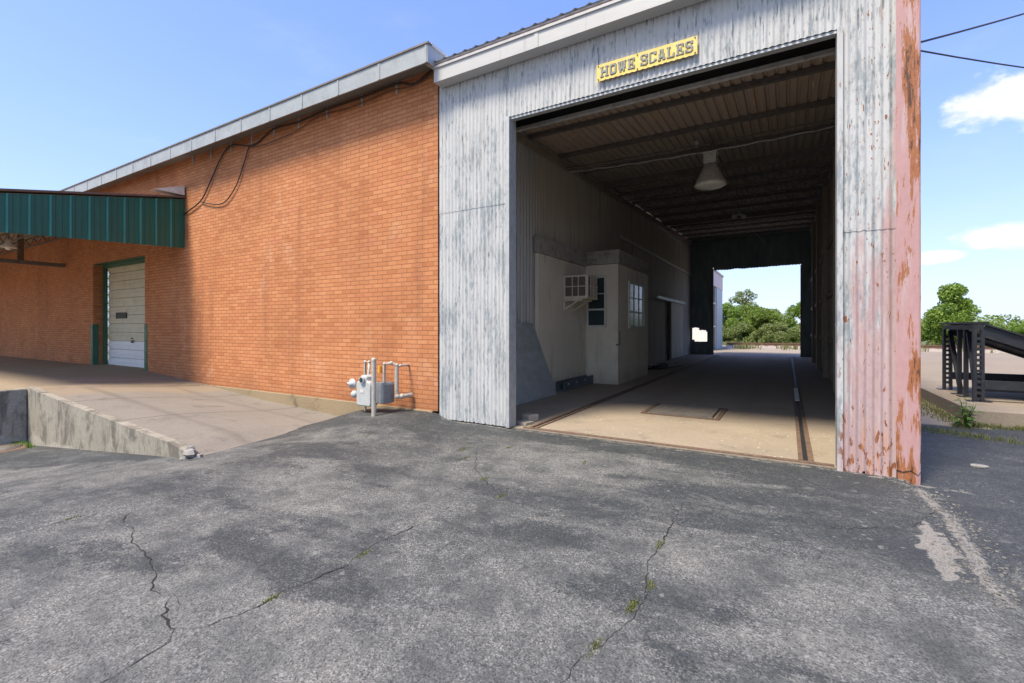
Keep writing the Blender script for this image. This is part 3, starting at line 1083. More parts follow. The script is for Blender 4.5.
# overhead door in its recess
dr = MB()
nP = 12
hh = (DZ1 - 0.02 - DZ0) / nP
for i in range(nP):
    z0 = DZ0 + i * hh
    dr.box(DX0 + 0.12, 6.345, z0 + 0.006, DX1 - 0.10, 6.385, z0 + hh - 0.006)
    dr.box(DX0 + 0.13, 6.335, z0 + hh * 0.42, DX1 - 0.11, 6.344, z0 + hh * 0.58)
door = MB()
door.box(DX0 + 0.10, 6.387, DZ0, DX1 - 0.08, 6.40, DZ1)
door_o = door.build('overhead_door', M['door_cream'], bb)
for i in range(nP):
    z0 = DZ0 + i * hh
    mb = MB()
    mb.box(DX0 + 0.12, 6.345, z0 + 0.007, DX1 - 0.10, 6.385, z0 + hh - 0.007)
    mb.box(DX0 + 0.13, 6.330, z0 + hh * 0.40, DX1 - 0.11, 6.344, z0 + hh * 0.60)
    mb.build('door_panel', M['door_white'] if i < 3 else M['door_cream'], door_o, bevel=0.006)
mb = MB()
mb.box(DX0 + 0.75, 6.318, 1.80, DX0 + 1.50, 6.329, 1.98)
mb.build('vision_slot', M['rubber_black'], door_o)
mb = MB()
mb.box(-17.15, 6.30, 1.05, -17.03, 6.329, 1.13)
mb.cyl((-17.09, 6.29, 1.18), (-17.09, 6.329, 1.18), 0.02)
mb.build('handle', M['dark_steel'], door_o)
mb = MB()
mb.box(DX0 + 0.002, 6.24, DZ0, DX0 + 0.12, 6.335, DZ1 - 0.002)
mb.box(DX1 - 0.10, 6.24, DZ0, DX1 - 0.002, 6.335, DZ1 - 0.002)
mb.box(DX0 + 0.12, 6.24, DZ1 - 0.10, DX1 - 0.10, 6.335, DZ1 - 0.002)
mb.box(DX0 + 0.01, 5.985, DZ1 - 0.012, DX1 - 0.01, 6.239, DZ1 - 0.002)
mb.build('door_frame', M['jamb_green'], bb)
for x in (DX0 - 0.005, DX1 + 0.005):
    mb = MB()
    s = 1 if x < -17 else -1
    mb.box(min(x, x - s * 0.14), 5.985, DZ0, max(x, x - s * 0.14), 5.997, 1.62)
    mb.box(min(x, x + s * 0.012), 5.985, DZ0, max(x, x + s * 0.012), 6.14, 1.62)
    for k in range(4):
        mb.cyl((x - s * 0.07, 5.975, DZ0 + 0.15 + 0.35 * k), (x - s * 0.07, 5.986, DZ0 + 0.15 + 0.35 * k), 0.018, seg=8)
    mb.build('corner_guard', M['jamb_green'], bb)

# cables along the top of the brick wall
PATH_A = [(-13.4, 4.36), (-13.09, 4.41), (-12.38, 4.61), (-11.97, 4.97), (-11.45, 5.51), (-11.02, 5.70), (-10.37, 5.56), (-9.98, 5.56), (-9.4, 5.73), (-8.6, 5.69), (-7.7, 5.74), (-6.72, 5.73), (-5.85, 5.74), (-5.44, 5.63), (-5.12, 5.74), (-4.9, 5.77)]
PATH_B = [(-12.38, 4.60), (-11.9, 4.47), (-11.33, 4.43), (-10.84, 4.73), (-10.55, 5.14), (-10.32, 5.53)]
PATH_C = [(-10.30, 5.51), (-9.61, 5.45), (-8.6, 5.52), (-7.87, 5.66), (-7.0, 5.60), (-6.0, 5.66), (-5.5, 5.60), (-4.95, 5.72)]


def smooth_path(P, n=5):
    P = [Vector(p) for p in P]
    out = []
    for i in range(len(P) - 1):
        p0, p1, p2, p3 = P[max(i - 1, 0)], P[i], P[i + 1], P[min(i + 2, len(P) - 1)]
        for k in range(n):
            t = k / n
            out.append(0.5 * ((2 * p1) + (p2 - p0) * t + (2 * p0 - 5 * p1 + 4 * p2 - p3) * t * t + (3 * p1 - p0 - 3 * p2 + p3) * t ** 3))
    out.append(P[-1])
    return out


cab = thing('wall_cable', 'dark cables sagging along the top of the brick wall under the eave', 'cable', (-10, 5.96, 5.5))
for P, r, mt in ((PATH_A, 0.016, 'black_cable'), (PATH_B, 0.013, 'black_cable'), (PATH_C, 0.008, 'brown_cable')):
    mb = MB()
    mb.tube([(v.x, 5.962 - 0.01 * (mt == 'brown_cable'), v.y) for v in smooth_path(P)], r, 6)
    mb.build('strand', M[mt], cab)

# ------------------------------------------------------------------ canopy over the dock
ca = thing('dock_canopy', 'dark green ribbed metal canopy over the brick dock door', 'canopy', (-20, 5.9, 4.3))
CX = -13.2
CY0 = 1.9


def ctop(y):
    return lerp(3.98, 4.80, (y - CY0) / (5.985 - CY0))


def cbot(y):
    return lerp(3.33, 3.53, (y - CY0) / (5.985 - CY0))


mb = MB()
ys_ = frange(CY0, 5.985, 0.306)
sub = []
for a, b in zip(ys_, ys_[1:]):
    for k in range(3):
        t0 = a + (b - a) * k / 3
        w = (b - a) / 3
        sub += [(t0 + 0.0, 0.0), (t0 + w * 0.80, 0.0), (t0 + w * 0.84, 0.012), (t0 + w * 0.96, 0.012)]
sub.append((ys_[-1], 0.0))
vs = []
for (y, d) in sub:
    vs += [(CX + d, y, cbot(y)), (CX + d, y, ctop(y) - 0.03)]
mb.add(vs, [(2 * i, 2 * i + 2, 2 * i + 3, 2 * i + 1) for i in range(len(sub) - 1)])
mb.box(CX - 0.05, CY0, cbot(CY0), CX - 0.03, CY0 + 0.02, ctop(CY0) - 0.04)
ep = mb.build('end_panel', M['canopy_green'], ca)
for y in ys_[1:-1]:
    mb = MB()
    mb.hexa([(CX + 0.002, y - 0.022, cbot(y) - 0.006), (CX + 0.034, y - 0.014, cbot(y) - 0.006), (CX + 0.034, y + 0.014, cbot(y) - 0.006), (CX + 0.002, y + 0.022, cbot(y) - 0.006),
             (CX + 0.002, y - 0.022, ctop(y) - 0.03), (CX + 0.034, y - 0.014, ctop(y) - 0.03), (CX + 0.034, y + 0.014, ctop(y) - 0.03), (CX + 0.002, y + 0.022, ctop(y) - 0.03)])
    mb.build('rib', M['green_rib'], ep)
mb = MB()
for x0 in frange(-40, CX - 0.1, 0.306)[:-1]:
    mb.box(x0 + 0.003, CY0 - 0.02, 3.33, x0 + 0.300, CY0 - 0.002, 3.97)
    mb.box(x0 - 0.014, CY0 - 0.05, 3.325, x0 + 0.014, CY0 - 0.021, 3.972)
mb.build('front_panel', M['canopy_green'], ca)
mb = MB()
mb.hexa([(-40, CY0 - 0.06, 3.99), (CX + 0.06, CY0 - 0.06, 3.99), (CX + 0.06, 5.985, 4.805), (-40, 5.985, 4.805),
         (-40, CY0 - 0.06, 4.03), (CX + 0.06, CY0 - 0.06, 4.03), (CX + 0.06, 5.985, 4.845), (-40, 5.985, 4.845)])
mb.build('roof', M['brown_edge'], ca)
mb = MB()
mb.hexa([(-40, CY0, 3.95), (CX - 0.07, CY0, 3.95), (CX - 0.07, 5.98, 4.76), (-40, 5.98, 4.76),
         (-40, CY0, 3.975), (CX - 0.07, CY0, 3.975), (CX - 0.07, 5.98, 4.785), (-40, 5.98, 4.785)])
mb.build('ceiling_sheet', M['canopy_under'], ca)
for y in (2.5, 3.5, 4.5, 5.5):
    zt = lerp(3.95, 4.76, (y - CY0) / (5.98 - CY0))
    mb = MB()
    mb.bar((-40, y, zt - 0.03), (CX - 0.08, y, zt - 0.03), 0.06, 0.04)
    mb.bar((-40, y, zt - 0.30), (CX - 0.08, y, zt - 0.30), 0.05, 0.03)
    xs_ = frange(-40, CX - 0.1, 0.42)
    for i, (a, b) in enumerate(zip(xs_, xs_[1:])):
        z0, z1 = (zt - 0.30, zt - 0.05) if i % 2 else (zt - 0.05, zt - 0.30)
        mb.bar((a, y, z0), (b, y, z1), 0.022, 0.022)
    mb.build('joist', M['dark_steel'], ca)
mb = MB()
mb.box(-21.46, CY0 + 0.1, 3.58, -21.34, 5.98, 3.70)
mb.build('beam', M['dark_steel'], ca)
mb = MB()
mb.box(-21.46, 4.85, 3.705, -21.34, 4.99, 4.50)
mb.build('hanger', M['brown_edge'], ca)
mb = MB()
mb.prism([(5.3, 4.86), (5.96, 4.862), (5.96, 5.10)], 'x', CX - 0.25, CX + 0.05)
mb.build('flashing', M['white_trim'], ca)
dl = thing('dock_lamp', 'small white dome lamp hanging beneath the green canopy', 'lamp', (-17.5, 3.8, 3.6))
mb = MB()
mb.lathe((-17.5, 3.8, 3.6), [(0.0, 0.20), (0.06, 0.20), (0.07, 0.10), (0.17, 0.0), (0.165, -0.01), (0.05, 0.07), (0.0, 0.08)], 18)
mb.build('shade', M['lamp_white'], dl)
mb = MB()
mb.lathe((-17.5, 3.8, 3.6), [(0.0, -0.07), (0.05, -0.05), (0.065, 0.0), (0.04, 0.05), (0, 0.06)], 14)
mb.build('bulb', M['lamp_lens'], dl)
mb = MB()
mb.cyl((-17.5, 3.8, 3.8), (-17.5, 3.8, 4.33), 0.012, seg=8)
mb.build('stem', M['dark_steel'], dl)

# ------------------------------------------------------------------ scale shed
sh = thing('scale_shed', 'tall peeling corrugated metal drive-through shed, its pink right post rusting', 'shed', (-1.9, 6, 0))
PITCH, AMP = 0.0685, 0.0085
XL, XR, JL, JR = -4.93, 1.10, -3.575, 0.445
LZ = 4.66


def ceil_z(y):
    return 5.46 + 0.045 * (y - 6)


def corr(mb, x0, x1, z0, z1, y, jag=0.0, zn=8):
    us = frange(x0, x1, PITCH / 8)
    zs = frange(z0, z1, (z1 - z0) / zn)

    def f(x, z):
        d = 0.004 * mnoise.noise((x * 2.3, z * 1.7, 5.0)) + 0.0022 * mnoise.noise((x * 9, z * 4, 9.0))
        zz = z
        if jag and abs(z - z0) < 1e-6:
            zz = z + jag * abs(mnoise.noise((x * 11, 2.0, 7.0))) + (jag * 0.8 if mnoise.noise((x * 23, 5, 1)) > 0.25 else 0)
        return (x, y + AMP * math.sin(2 * PI * x / PITCH) + d, zz)
    mb.grid(f, us, zs)


mb = MB()
corr(mb, XL, JL - 0.03, 0.015, 3.42, 6.0, 0.012, 18)
corr(mb, XL, JL - 0.03, 3.37, 5.46, 5.9955, 0.008, 12)
corr(mb, JL - 0.03, JR + 0.03, LZ, 5.46, 5.9955, 0.0, 8)
corr(mb, JR + 0.03, 0.955, -0.02, 2.55, 6.0, 0.035, 18)
corr(mb, JR + 0.03, 0.955, 2.50, 5.46, 5.9955, 0.010, 14)
mb.build('front_wall', M['peeling_painted_metal'], sh)
# sheet lap edges (real step, dark line under the upper sheet is its own shadow)
mb = MB()
zs = frange(0.10, 5.40, 0.12)
ct = []
mb.grid(lambda a, z: (0.925 + 0.19 * min(a, 1) + 0.004 * mnoise.noise((a, z * 3, 1)), 5.950 + 0.006 * mnoise.noise((a * 3, z * 2.5, 4)) + (0.16 * (a - 1) if a > 1 else 0), z + (0.10 * mnoise.noise((a * 5, 3, 2)) if z < 0.2 else 0)),
        [0, 0.02, 0.3, 0.6, 0.9, 1.0, 1.2, 2.0], zs)
mb.grid(lambda a, z: (0.93 + 0.185 * a, 5.962 + 0.01 * a * (1 if z < 0.05 else 0), z - 0.07 + 0.018 * mnoise.noise((a * 7, 1, 3))), frange(0, 1, 0.12), [0.02, 0.10, 0.23])
mb.build('corner_trim', M['rusting_pink_metal'], sh)
for (name, x0, x1, y0, y1, z0, z1) in (('jamb_trim', JL - 0.055, JL, 5.962, 6.17, 0.012, LZ), ('jamb_trim', JR, JR + 0.05, 5.962, 6.17, 0.0, LZ),
                                       ('lintel_trim', JL - 0.055, JR + 0.05, 6.01, 6.10, LZ - 0.035, LZ - 0.003)):
    mb = MB()
    mb.box(x0, y0, z0, x1, y1, z1)
    if name == 'jamb_trim' and x0 > 0:
        mb.build(name, M['peeling_painted_metal'], sh)
    else:
        mb.build(name, M['galvanised'], sh)
mb = MB()
mb.box(JL, 6.03, LZ - 0.04, JR, 6.20, LZ + 0.15)
# fascia box and roof edge
mb = MB()
mb.box(-4.86, 5.775, 5.41, 1.28, 5.80, 5.62)
mb.box(-4.86, 5.80, 5.41, 1.28, 5.975, 5.43)
mb.box(-4.86, 5.80, 5.43, -4.835, 5.975, 5.62)
mb.box(1.255, 5.80, 5.43, 1.28, 5.975, 5.62)
mb.box(-4.87, 5.755, 5.622, 1.29, 5.81, 5.66)
for x in (-3.0, -1.15, 0.6):
    mb.box(x - 0.05, 5.768, 5.408, x + 0.01, 5.774, 5.621)
fa = mb.build('eave_box', M['weathered_white_metal'], sh)
mb = MB()
mb.box(-4.88, 5.77, 5.662, 1.30, 5.86, 5.685)
mb.build('drip_edge', M['drip_edge_red'], fa)
mb = MB()
for x in frange(-4.9, 1.28, 0.2)[:-1]:
    mb.box(x, 5.765, 5.686, x + 0.15, 5.80, 5.712)
    mb.box(x + 0.151, 5.765, 5.686, x + 0.199, 5.80, 5.73)
mb.build('closure_strip', M['roof_metal'], fa)
mb = MB()
xs_ = frange(-5.02, 1.32, 0.05)
mb.grid(lambda x, y: (x, y, 5.72 + 0.045 * (y - 6) + (0.022 if int(round((x + 5.02) / 0.05)) % 4 == 0 else 0.0)), xs_, [5.73, 12, 20, 28.6], smooth=False)
mb.build('roof', M['roof_metal'], sh)
# roof sheet seen from inside: ribs run from front to back
mb = MB()
us = []
for x in frange(-4.9, 1.05, 0.165)[:-1]:
    us += [(x, 0), (x + 0.075, 0), (x + 0.090, 0.038), (x + 0.130, 0.038), (x + 0.145, 0)]
us.append((1.05, 0))
vy = [6.02, 8, 10, 14, 18, 23, 28.4]
vs = [(x, y, ceil_z(y) + 0.10 + d) for y in vy for (x, d) in us]
n = len(us)
mb.add(vs, [(j * n + i, j * n + i + 1, (j + 1) * n + i + 1, (j + 1) * n + i) for j in range(len(vy) - 1) for i in range(n - 1)])
mb.build('ceiling_sheet', M['rusty_roof_sheet'], sh)
for i, y in enumerate([7.62] + frange(8.9, 27.6, 1.56)):
    mb = MB()
    z = ceil_z(y) + 0.095
    big = i in (0, 4, 9)
    h = 0.20 if big else 0.09
    mb.box(-4.84, y - 0.03, z - h, 1.0, y - 0.022, z)
    mb.box(-4.84, y - 0.022, z - h, 1.0, y + 0.05, z - h + 0.008)
    if i >= 5:
        xs_ = frange(-4.6, 0.9, 0.26)
        for k, (a, b) in enumerate(zip(xs_, xs_[1:])):
            z0, z1 = (z - h + 0.02, z - h - 0.18) if k % 2 else (z - h - 0.18, z - h + 0.02)
            mb.bar((a, y, z0), (b, y, z1), 0.018, 0.018)
        mb.bar((-4.7, y, z - h - 0.19), (1.0, y, z - h - 0.19), 0.04, 0.025)
    mb.build('purlin', M['dark_steel'], sh)
mb = MB()
mb.box(-4.8, 6.94, 4.885, 1.0, 7.00, 4.94)
mb.build('door_rail', M['light_steel'], sh)
mb = MB()
mb.box(-4.8, 7.002, 4.945, 1.0, 7.03, 5.56)
mb.build('dark_gap_board', M['rubber_black'], sh)  # added black board, stands in for the shade above the rail
# side walls (inside face) and the framing
def corr_y(mb, x, y0, y1, z0, zf, amp=0.009, pitch=0.0685 * 2):
    us = frange(y0, y1, pitch / 6)
    mb.grid(lambda y, t: (x + amp * math.sin(2 * PI * y / pitch), y, lerp(z0, zf(y), t)), us, frange(0, 1, 0.25))


mb = MB()
corr_y(mb, -4.86, 6.03, 28.4, -0.1, lambda y: ceil_z(y) + 0.09)
mb.build('side_wall', M['grimy_inner_sheet'], sh)
mb = MB()
corr_y(mb, 1.06, 6.03, 28.4, -0.1, lambda y: ceil_z(y) + 0.09)
mb.build('side_wall', M['grimy_inner_sheet'], sh)
mb = MB()
mb.bar((-4.80, 6.3, 5.36), (-4.80, 28.3, 6.36), 0.06, 0.16)
mb.build('wall_plate', M['plank_brown'], sh)
mb = MB()
mb.bar((1.0, 6.3, 5.36), (1.0, 28.3, 6.36), 0.06, 0.16)
mb.build('wall_plate', M['plank_brown'], sh)
for y in (9.6, 13.2, 16.8, 20.4, 24.0):
    mb = MB()
    mb.box(0.90, y - 0.07, 0.01, 1.035, y + 0.07, ceil_z(y) - 0.05)
    mb.build('post', M['plank_brown'], sh)
for z in (1.15, 2.45, 3.9):
    mb = MB()
    mb.box(0.99, 6.25, z - 0.07, 1.04, 28.3, z + 0.07)
    mb.build('girt', M['plank_brown'], sh)
for z in (4.55,):
    mb = MB()
    mb.box(-4.84, 15.2, z - 0.05, -4.79, 28.2, z + 0.05)
    mb.build('girt', M['light_steel'], sh)
# rear wall with the far opening; left leaf has a torn hole
mb = MB()
YB = 28.4
xs_ = frange(-4.86, -3.64, 0.061)
for i, (a, b) in enumerate(zip(xs_, xs_[1:])):
    d = 0.012 if i % 2 else 0.0
    c = (a + b) / 2
    if -4.72 < c < -3.93:
        lo = 0.72 + 0.10 * (c < -4.62) + 0.02 * random.random()
        hi = (1.50 if c < -4.36 else 1.36) + 0.03 * random.random() - (0.10 if c > -3.99 else 0)
        mb.box(a, YB + d, -0.1, b, YB + 0.02 + d, lo)
        mb.box(a, YB + d, hi, b, YB + 0.02 + d, 4.9)
    else:
        mb.box(a, YB + d, -0.1, b, YB + 0.02 + d, 4.9)
mb.build('rear_leaf', M['dark_green_wall'], sh)
mb = MB()
xs_ = frange(-4.86, 1.06, 0.074)
for i, (a, b) in enumerate(zip(xs_, xs_[1:])):
    d = 0.012 if i % 2 else 0.0
    lo = 4.72 + 0.05 * mnoise.noise((a * 2.2, 1, 5)) + 0.07 * (a + 3.6) / 4.2 + (0.02 if i % 2 else 0) if -3.64 < a < 0.56 else 4.9
    mb.box(a, YB + d, lo, b, YB + 0.02 + d, 6.6)
mb.build('rear_header', M['dark_green_wall'], sh)
mb = MB()
xs_ = frange(0.58, 1.06, 0.06)
for i, (a, b) in enumerate(zip(xs_, xs_[1:])):
    mb.box(a, YB + 0.012 * (i % 2), -0.1, b, YB + 0.02 + 0.012 * (i % 2), 4.9)
mb.build('rear_leaf', M['dark_green_wall'], sh)
for x0, x1 in ((-3.70, -3.60), (0.55, 0.64)):
    mb = MB()
    mb.box(x0, YB - 0.14, 0.01, x1, YB - 0.002, 4.75)
    mb.build('rear_post', M['dark_steel'], sh)
for z in (1.95, 3.35):
    mb = MB()
    mb.box(-4.8, YB - 0.06, z - 0.04, -3.705, YB - 0.003, z + 0.04)
    mb.build('rear_girt', M['dark_green_wall'], sh)
# sliding door on the left wall
sd = MB()
sd.box(-4.74, 22.5, 0.06, -4.69, 25.4, 2.70)
sdo = sd.build('sliding_door', M['painted_block'], sh)
mb = MB()
mb.box(-4.72, 19.6, 2.72, -4.60, 25.5, 2.84)
mb.build('track', M['light_steel'], sdo)
mb = MB()
mb.box(-4.76, 22.38, 0.02, -4.66, 22.49, 2.71)
mb.build('door_edge', M['dark_steel'], sdo)

# steel strips and scale deck hardware in the floor
for x0, x1, lab in ((-3.33, -3.20, 'long rusty steel edging along the left of the scale floor'),):
    t = thing('floor_edging', lab, 'steel edging', (x0, 6.1, 0))
    mb = MB()
    mb.box(x0, 6.14, -0.02, x0 + 0.05, 27.9, 0.030)
    mb.box(x0 + 0.09, 6.14, -0.02, x1, 27.9, 0.022)
    mb.build('angle', M['rusty_steel'], t)
t = thing('floor_channel', 'rusty steel channel with a dark slot along the right of the scale floor', 'steel edging', (0.12, 6.1, 0))
for a, b, h in ((0.10, 0.145, 0.030), (0.195, 0.25, 0.022)):
    mb = MB()
    mb.box(a, 6.14, -0.02, b, 27.9, h)
    mb.build('angle', M['rusty_steel'], t)
mb = MB()
mb.box(0.146, 6.14, -0.02, 0.194, 27.9, 0.012)
mb.build('slot', M['rubber_black'], t)
mb = MB()
mb.box(0.12, 11.0, 0.031, 0.20, 13.2, 0.050)
mb.build('shim', M['light_steel'], t)
mb = MB()
mb.box(-3.4, 6.075, -0.05, 0.43, 6.13, 0.026)
tag(mb.build('threshold_strip', M['rusty_steel'], bevel=0.004), 'rusty steel threshold strip across the shed entrance', 'threshold')
t = thing('floor_hatch', 'worn steel hatch plate set in the shed floor beneath the hanging lamp', 'hatch', (-1.5, 8.75, 0))
mb = MB()
for (a, b, c, d) in ((-2.22, 8.16, -0.95, 8.23), (-2.22, 9.32, -0.95, 9.39), (-2.22, 8.231, -2.15, 9.319), (-1.02, 8.231, -0.95, 9.319)):
    mb.box(a, b, 0.0, c, d, 0.022)
mb.build('frame', M['rusty_steel'], t)
mb = MB()
mb.box(-2.10, 8.28, 0.012, -1.07, 9.27, 0.045)
for i in range(9):
    mb.box(-2.10, 8.30 + i * 0.11, 0.046, -1.07, 8.335 + i * 0.11, 0.051)
mb.build('plate', M['cast_iron'], t)

# ------------------------------------------------------------------ sign
sg = thing('scales_sign', 'yellow metal sign with grey block letters over the shed entrance', 'sign', (-1.57, 5.96, 4.9))
SX0, SX1, SZ0, SZ1, SY = -2.20, -0.935, 4.785, 5.005, 5.945
mb = MB()
us = frange(SX0, SX1, 0.0857)
mb.grid(lambda x, z: (x, SY + 0.0015 * math.sin(x * 40), z + (0.004 * math.sin(x * 90) if z < 4.8 else 0)), frange(SX0, SX1, 0.012), [SZ0, 4.85, 4.94, SZ1])
mb.box(SX0 + 0.002, SY + 0.004, SZ0 + 0.006, SX1 - 0.002, SY + 0.012, SZ1 - 0.002)
mb.build('panel', M['sign_yellow'], sg)
GLY = {
    'H': ["####..####", ".##....##.", ".##....##.", ".##....##.", ".########.", ".########.", ".##....##.", ".##....##.", ".##....##.", "####..####"],
    'O': [".######.", "########", "##....##", "##....##", "##....##", "##....##", "##....##", "##....##", "########", ".######."],
    'W': ["###.##.###", ".##.##.##.", ".##.##.##.", ".##.##.##.", ".##.##.##.", ".########.", ".########.", "..######..", "..##..##..", "..##..##.."],
    'E': ["########", ".##...##", ".##....#", ".##..#..", ".#####..", ".#####..", ".##..#..", ".##....#", ".##...##", "########"],
    'S': [".#####.#", "##...###", "##....##", "##......", ".######.", "..######", "......##", "##....##", "###...##", "#.#####."],
    'C': [".#####.#", "##...###", "##....##", "##......", "##......", "##......", "##......", "##....##", "##...###", ".#####.."],
    'A': ["..####..", "...###..", "..#.##..", "..#.##..", ".##..##.", ".##..##.", ".######.", ".######.", ".#....##", "###..###"],
    'L': ["####....", ".##.....", ".##.....", ".##.....", ".##.....", ".##.....", ".##....#", ".##...##", ".##...##", "########"],
}
TXT = "HOWE SCALES"
units = sum(5 if ch == ' ' else len(GLY[ch][0]) + 1.7 for ch in TXT) - 1.7
cw = (SX1 - SX0 - 0.10) / units
ch_h = 0.135 / 10
x = SX0 + 0.05
for ch in TXT:
    if ch == ' ':
        x += 5 * cw
        continue
    rows = GLY[ch]
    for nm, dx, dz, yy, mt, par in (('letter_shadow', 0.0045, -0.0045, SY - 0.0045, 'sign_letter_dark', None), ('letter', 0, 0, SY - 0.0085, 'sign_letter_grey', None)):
        mb = MB()
        for r, row in enumerate(rows):
            z1 = 4.965 - r * ch_h + dz
            c0 = 0
            while c0 < len(row):
                if row[c0] == '#':
                    c1 = c0
                    while c1 < len(row) and row[c1] == '#':
                        c1 += 1
                    mb.box(x + c0 * cw + dx, yy, z1 - ch_h, x + c1 * cw + dx, yy + 0.0025, z1)
                    c0 = c1
                else:
                    c0 += 1
        mb.build(nm, M[mt], sg)
    x += (len(rows[0]) + 1.7) * cw
for px in (SX0 + 0.025, -1.655, SX1 - 0.025):
    for pz in (SZ0 + 0.022, SZ1 - 0.018):
        mb = MB()
        mb.cyl((px, SY - 0.010, pz), (px, SY - 0.001, pz), 0.008, seg=8)
        mb.build('screw', M['rusty_steel'], sg)

# ------------------------------------------------------------------ scale booth inside
bo = thing('scale_booth', 'cream painted block booth with two windows inside the shed', 'booth', (-4.3, 13, 0))
mb = MB()
mb.box(-4.83, 12.0, 0.0, -3.85, 15.05, 3.20)
mb.box(-4.83, 9.15, 0.0, -4.74, 11.998, 3.16)
mb.build('wall', M['painted_block'], bo, bevel=0.012)
mb = MB()
mb.box(-4.83, 11.96, 3.203, -3.81, 15.09, 3.57)
mb.box(-4.83, 9.12, 3.163, -4.70, 11.958, 3.54)
mb.build('cap_band', M['block_band'], bo, bevel=0.015)
def window(par, origin, ax, w, h, cols, rows, glass, sub=None):
    """ax: 'x' window on a y-plane (faces -y), 'y' window on an x-plane (faces +x)"""
    ox, oy, oz = origin

    def B(mb, a0, a1, z0, z1, d0, d1):
        if ax == 'x':
            mb.box(ox + a0, oy - d1, oz + z0, ox + a1, oy - d0, oz + z1)
        else:
            mb.box(ox + d0, oy + a0, oz + z0, ox + d1, oy + a1, oz + z1)
    mb = MB()
    f = 0.055
    B(mb, 0, w, 0, f, 0.001, 0.05)
    B(mb, 0, w, h - f, h, 0.001, 0.045)
    B(mb, 0, f, f + 0.001, h - f - 0.001, 0.001, 0.045)
    B(mb, w - f, w, f + 0.001, h - f - 0.001, 0.001, 0.045)
    wn_ = mb.build('window', M['white_trim'], par)
    mb = MB()
    B(mb, f + 0.001, w - f - 0.001, f + 0.001, h - f - 0.001, 0.002, 0.008)
    mb.build('pane', glass, wn_)
    for i in range(1, cols):
        mb = MB()
        a = f + (w - 2 * f) * i / cols
        B(mb, a - 0.012, a + 0.012, f + 0.002, h - f - 0.002, 0.010, 0.026)
        mb.build('muntin', M['white_trim'], wn_)
    for j in range(1, rows):
        mb = MB()
        z = f + (h - 2 * f) * j / rows
        k = 0.024 if j == rows // 2 else 0.012
        B(mb, f + 0.002, w - f - 0.002, z - k, z + k, 0.010, 0.032)
        mb.build('muntin', M['white_trim'], wn_)


window(bo, (-4.72, 12.0, 1.52), 'x', 0.56, 1.38, 1, 3, M['dark_glass'])
window(bo, (-3.85, 12.89, 1.50), 'y', 1.62, 1.32, 3, 3, M['pale_glass'])
mb = MB()
mb.box(-3.849, 12.07, 1.06, -3.815, 12.10, 1.42)
mb.box(-3.90, 11.955, 1.04, -3.80, 11.985, 1.08)
mb.build('latch', M['dark_steel'], bo)
# air conditioner on the booth's side wall
ac = thing('air_conditioner', 'boxy cream window air conditioner on brackets beside the booth window', 'air conditioner', (-4.5, 10.9, 2.5))
AX0, AX1, AY0, AY1, AZ0, AZ1 = -4.735, -4.09, 10.45, 11.15, 2.20, 2.78
mb = MB()
mb.box(AX0, AY0, AZ0, AX1, AY1, AZ1)
cs = mb.build('case', M['cream_case'], ac, bevel=0.02)
mb = MB()
mb.box(AX0 + 0.07, AY0 - 0.006, AZ0 + 0.07, AX1 - 0.06, AY0 - 0.001, AZ1 - 0.05)
mb.build('grille', M['ac_grille'], ac)
mb = MB()
mb.box(AX1 + 0.001, AY0 + 0.05, AZ0 + 0.05, AX1 + 0.006, AY1 - 0.05, AZ1 - 0.05)
mb.build('grille', M['ac_grille'], ac)
mb = MB()
for fx in (0.36, 0.66):
    x = lerp(AX0 + 0.07, AX1 - 0.06, fx)
    mb.box(x - 0.01, AY0 - 0.016, AZ0 + 0.07, x + 0.01, AY0 - 0.007, AZ1 - 0.05)
mb.box(AX0 + 0.07, AY0 - 0.02, 2.49, AX1 - 0.06, AY0 - 0.0165, 2.51)
for k in range(1, 6):
    y = lerp(AY0 + 0.05, AY1 - 0.05, k / 6)
    mb.box(AX1 + 0.007, y - 0.012, AZ0 + 0.05, AX1 + 0.018, y + 0.012, AZ1 - 0.05)
mb.box(AX1 + 0.0185, AY0 + 0.05, 2.49, AX1 + 0.024, AY1 - 0.05, 2.51)
mb.build('grille_bar', M['cream_case'], ac)
for y in (AY0 + 0.06, AY1 - 0.06):
    mb = MB()
    mb.bar((AX0 + 0.02, y, 2.19), (AX0 + 0.02, y, 1.93), 0.04, 0.04)
    mb.bar((AX0 + 0.02, y, 2.178), (AX1 - 0.15, y, 2.178), 0.04, 0.04)
    mb.bar((AX0 + 0.04, y, 1.96), (AX1 - 0.28, y, 2.155), 0.035, 0.035)
    mb.build('bracket', M['cream_case'], ac)

# sheet, beam and blocks lying just inside
mb = MB()
mb.hexa([(-4.50, 7.0, 0.012), (-4.48, 7.0, 0.012), (-4.46, 9.55, 0.012), (-4.48, 9.55, 0.012),
         (-4.83, 7.0, 1.60), (-4.81, 7.0, 1.60), (-4.76, 8.95, 1.60), (-4.78, 8.95, 1.60)])
tag(mb.build('metal_sheet', M['grey_sheet'], bevel=0.003), 'big grey sheet of metal leaning on the wall beside the entrance', 'metal sheet')
t = thing('steel_beam', 'short grey steel channel lying along the booth wall behind the leaning sheet', 'beam', (-4.62, 11, 0))
mb = MB()
mb.box(-4.70, 9.98, 0.01, -4.50, 11.9, 0.03)
mb.box(-4.515, 9.98, 0.031, -4.50, 11.9, 0.24)
mb.box(-4.70, 9.98, 0.031, -4.685, 11.9, 0.24)
mb.build('channel', M['grey_beam'], t)
for y in (10.25, 10.75, 11.3):
    mb = MB()
    mb.cyl((-4.49, y, 0.17), (-4.4995, y, 0.17), 0.025, seg=10)
    mb.build('bolt', M['white_trim'], t)
mb = MB()
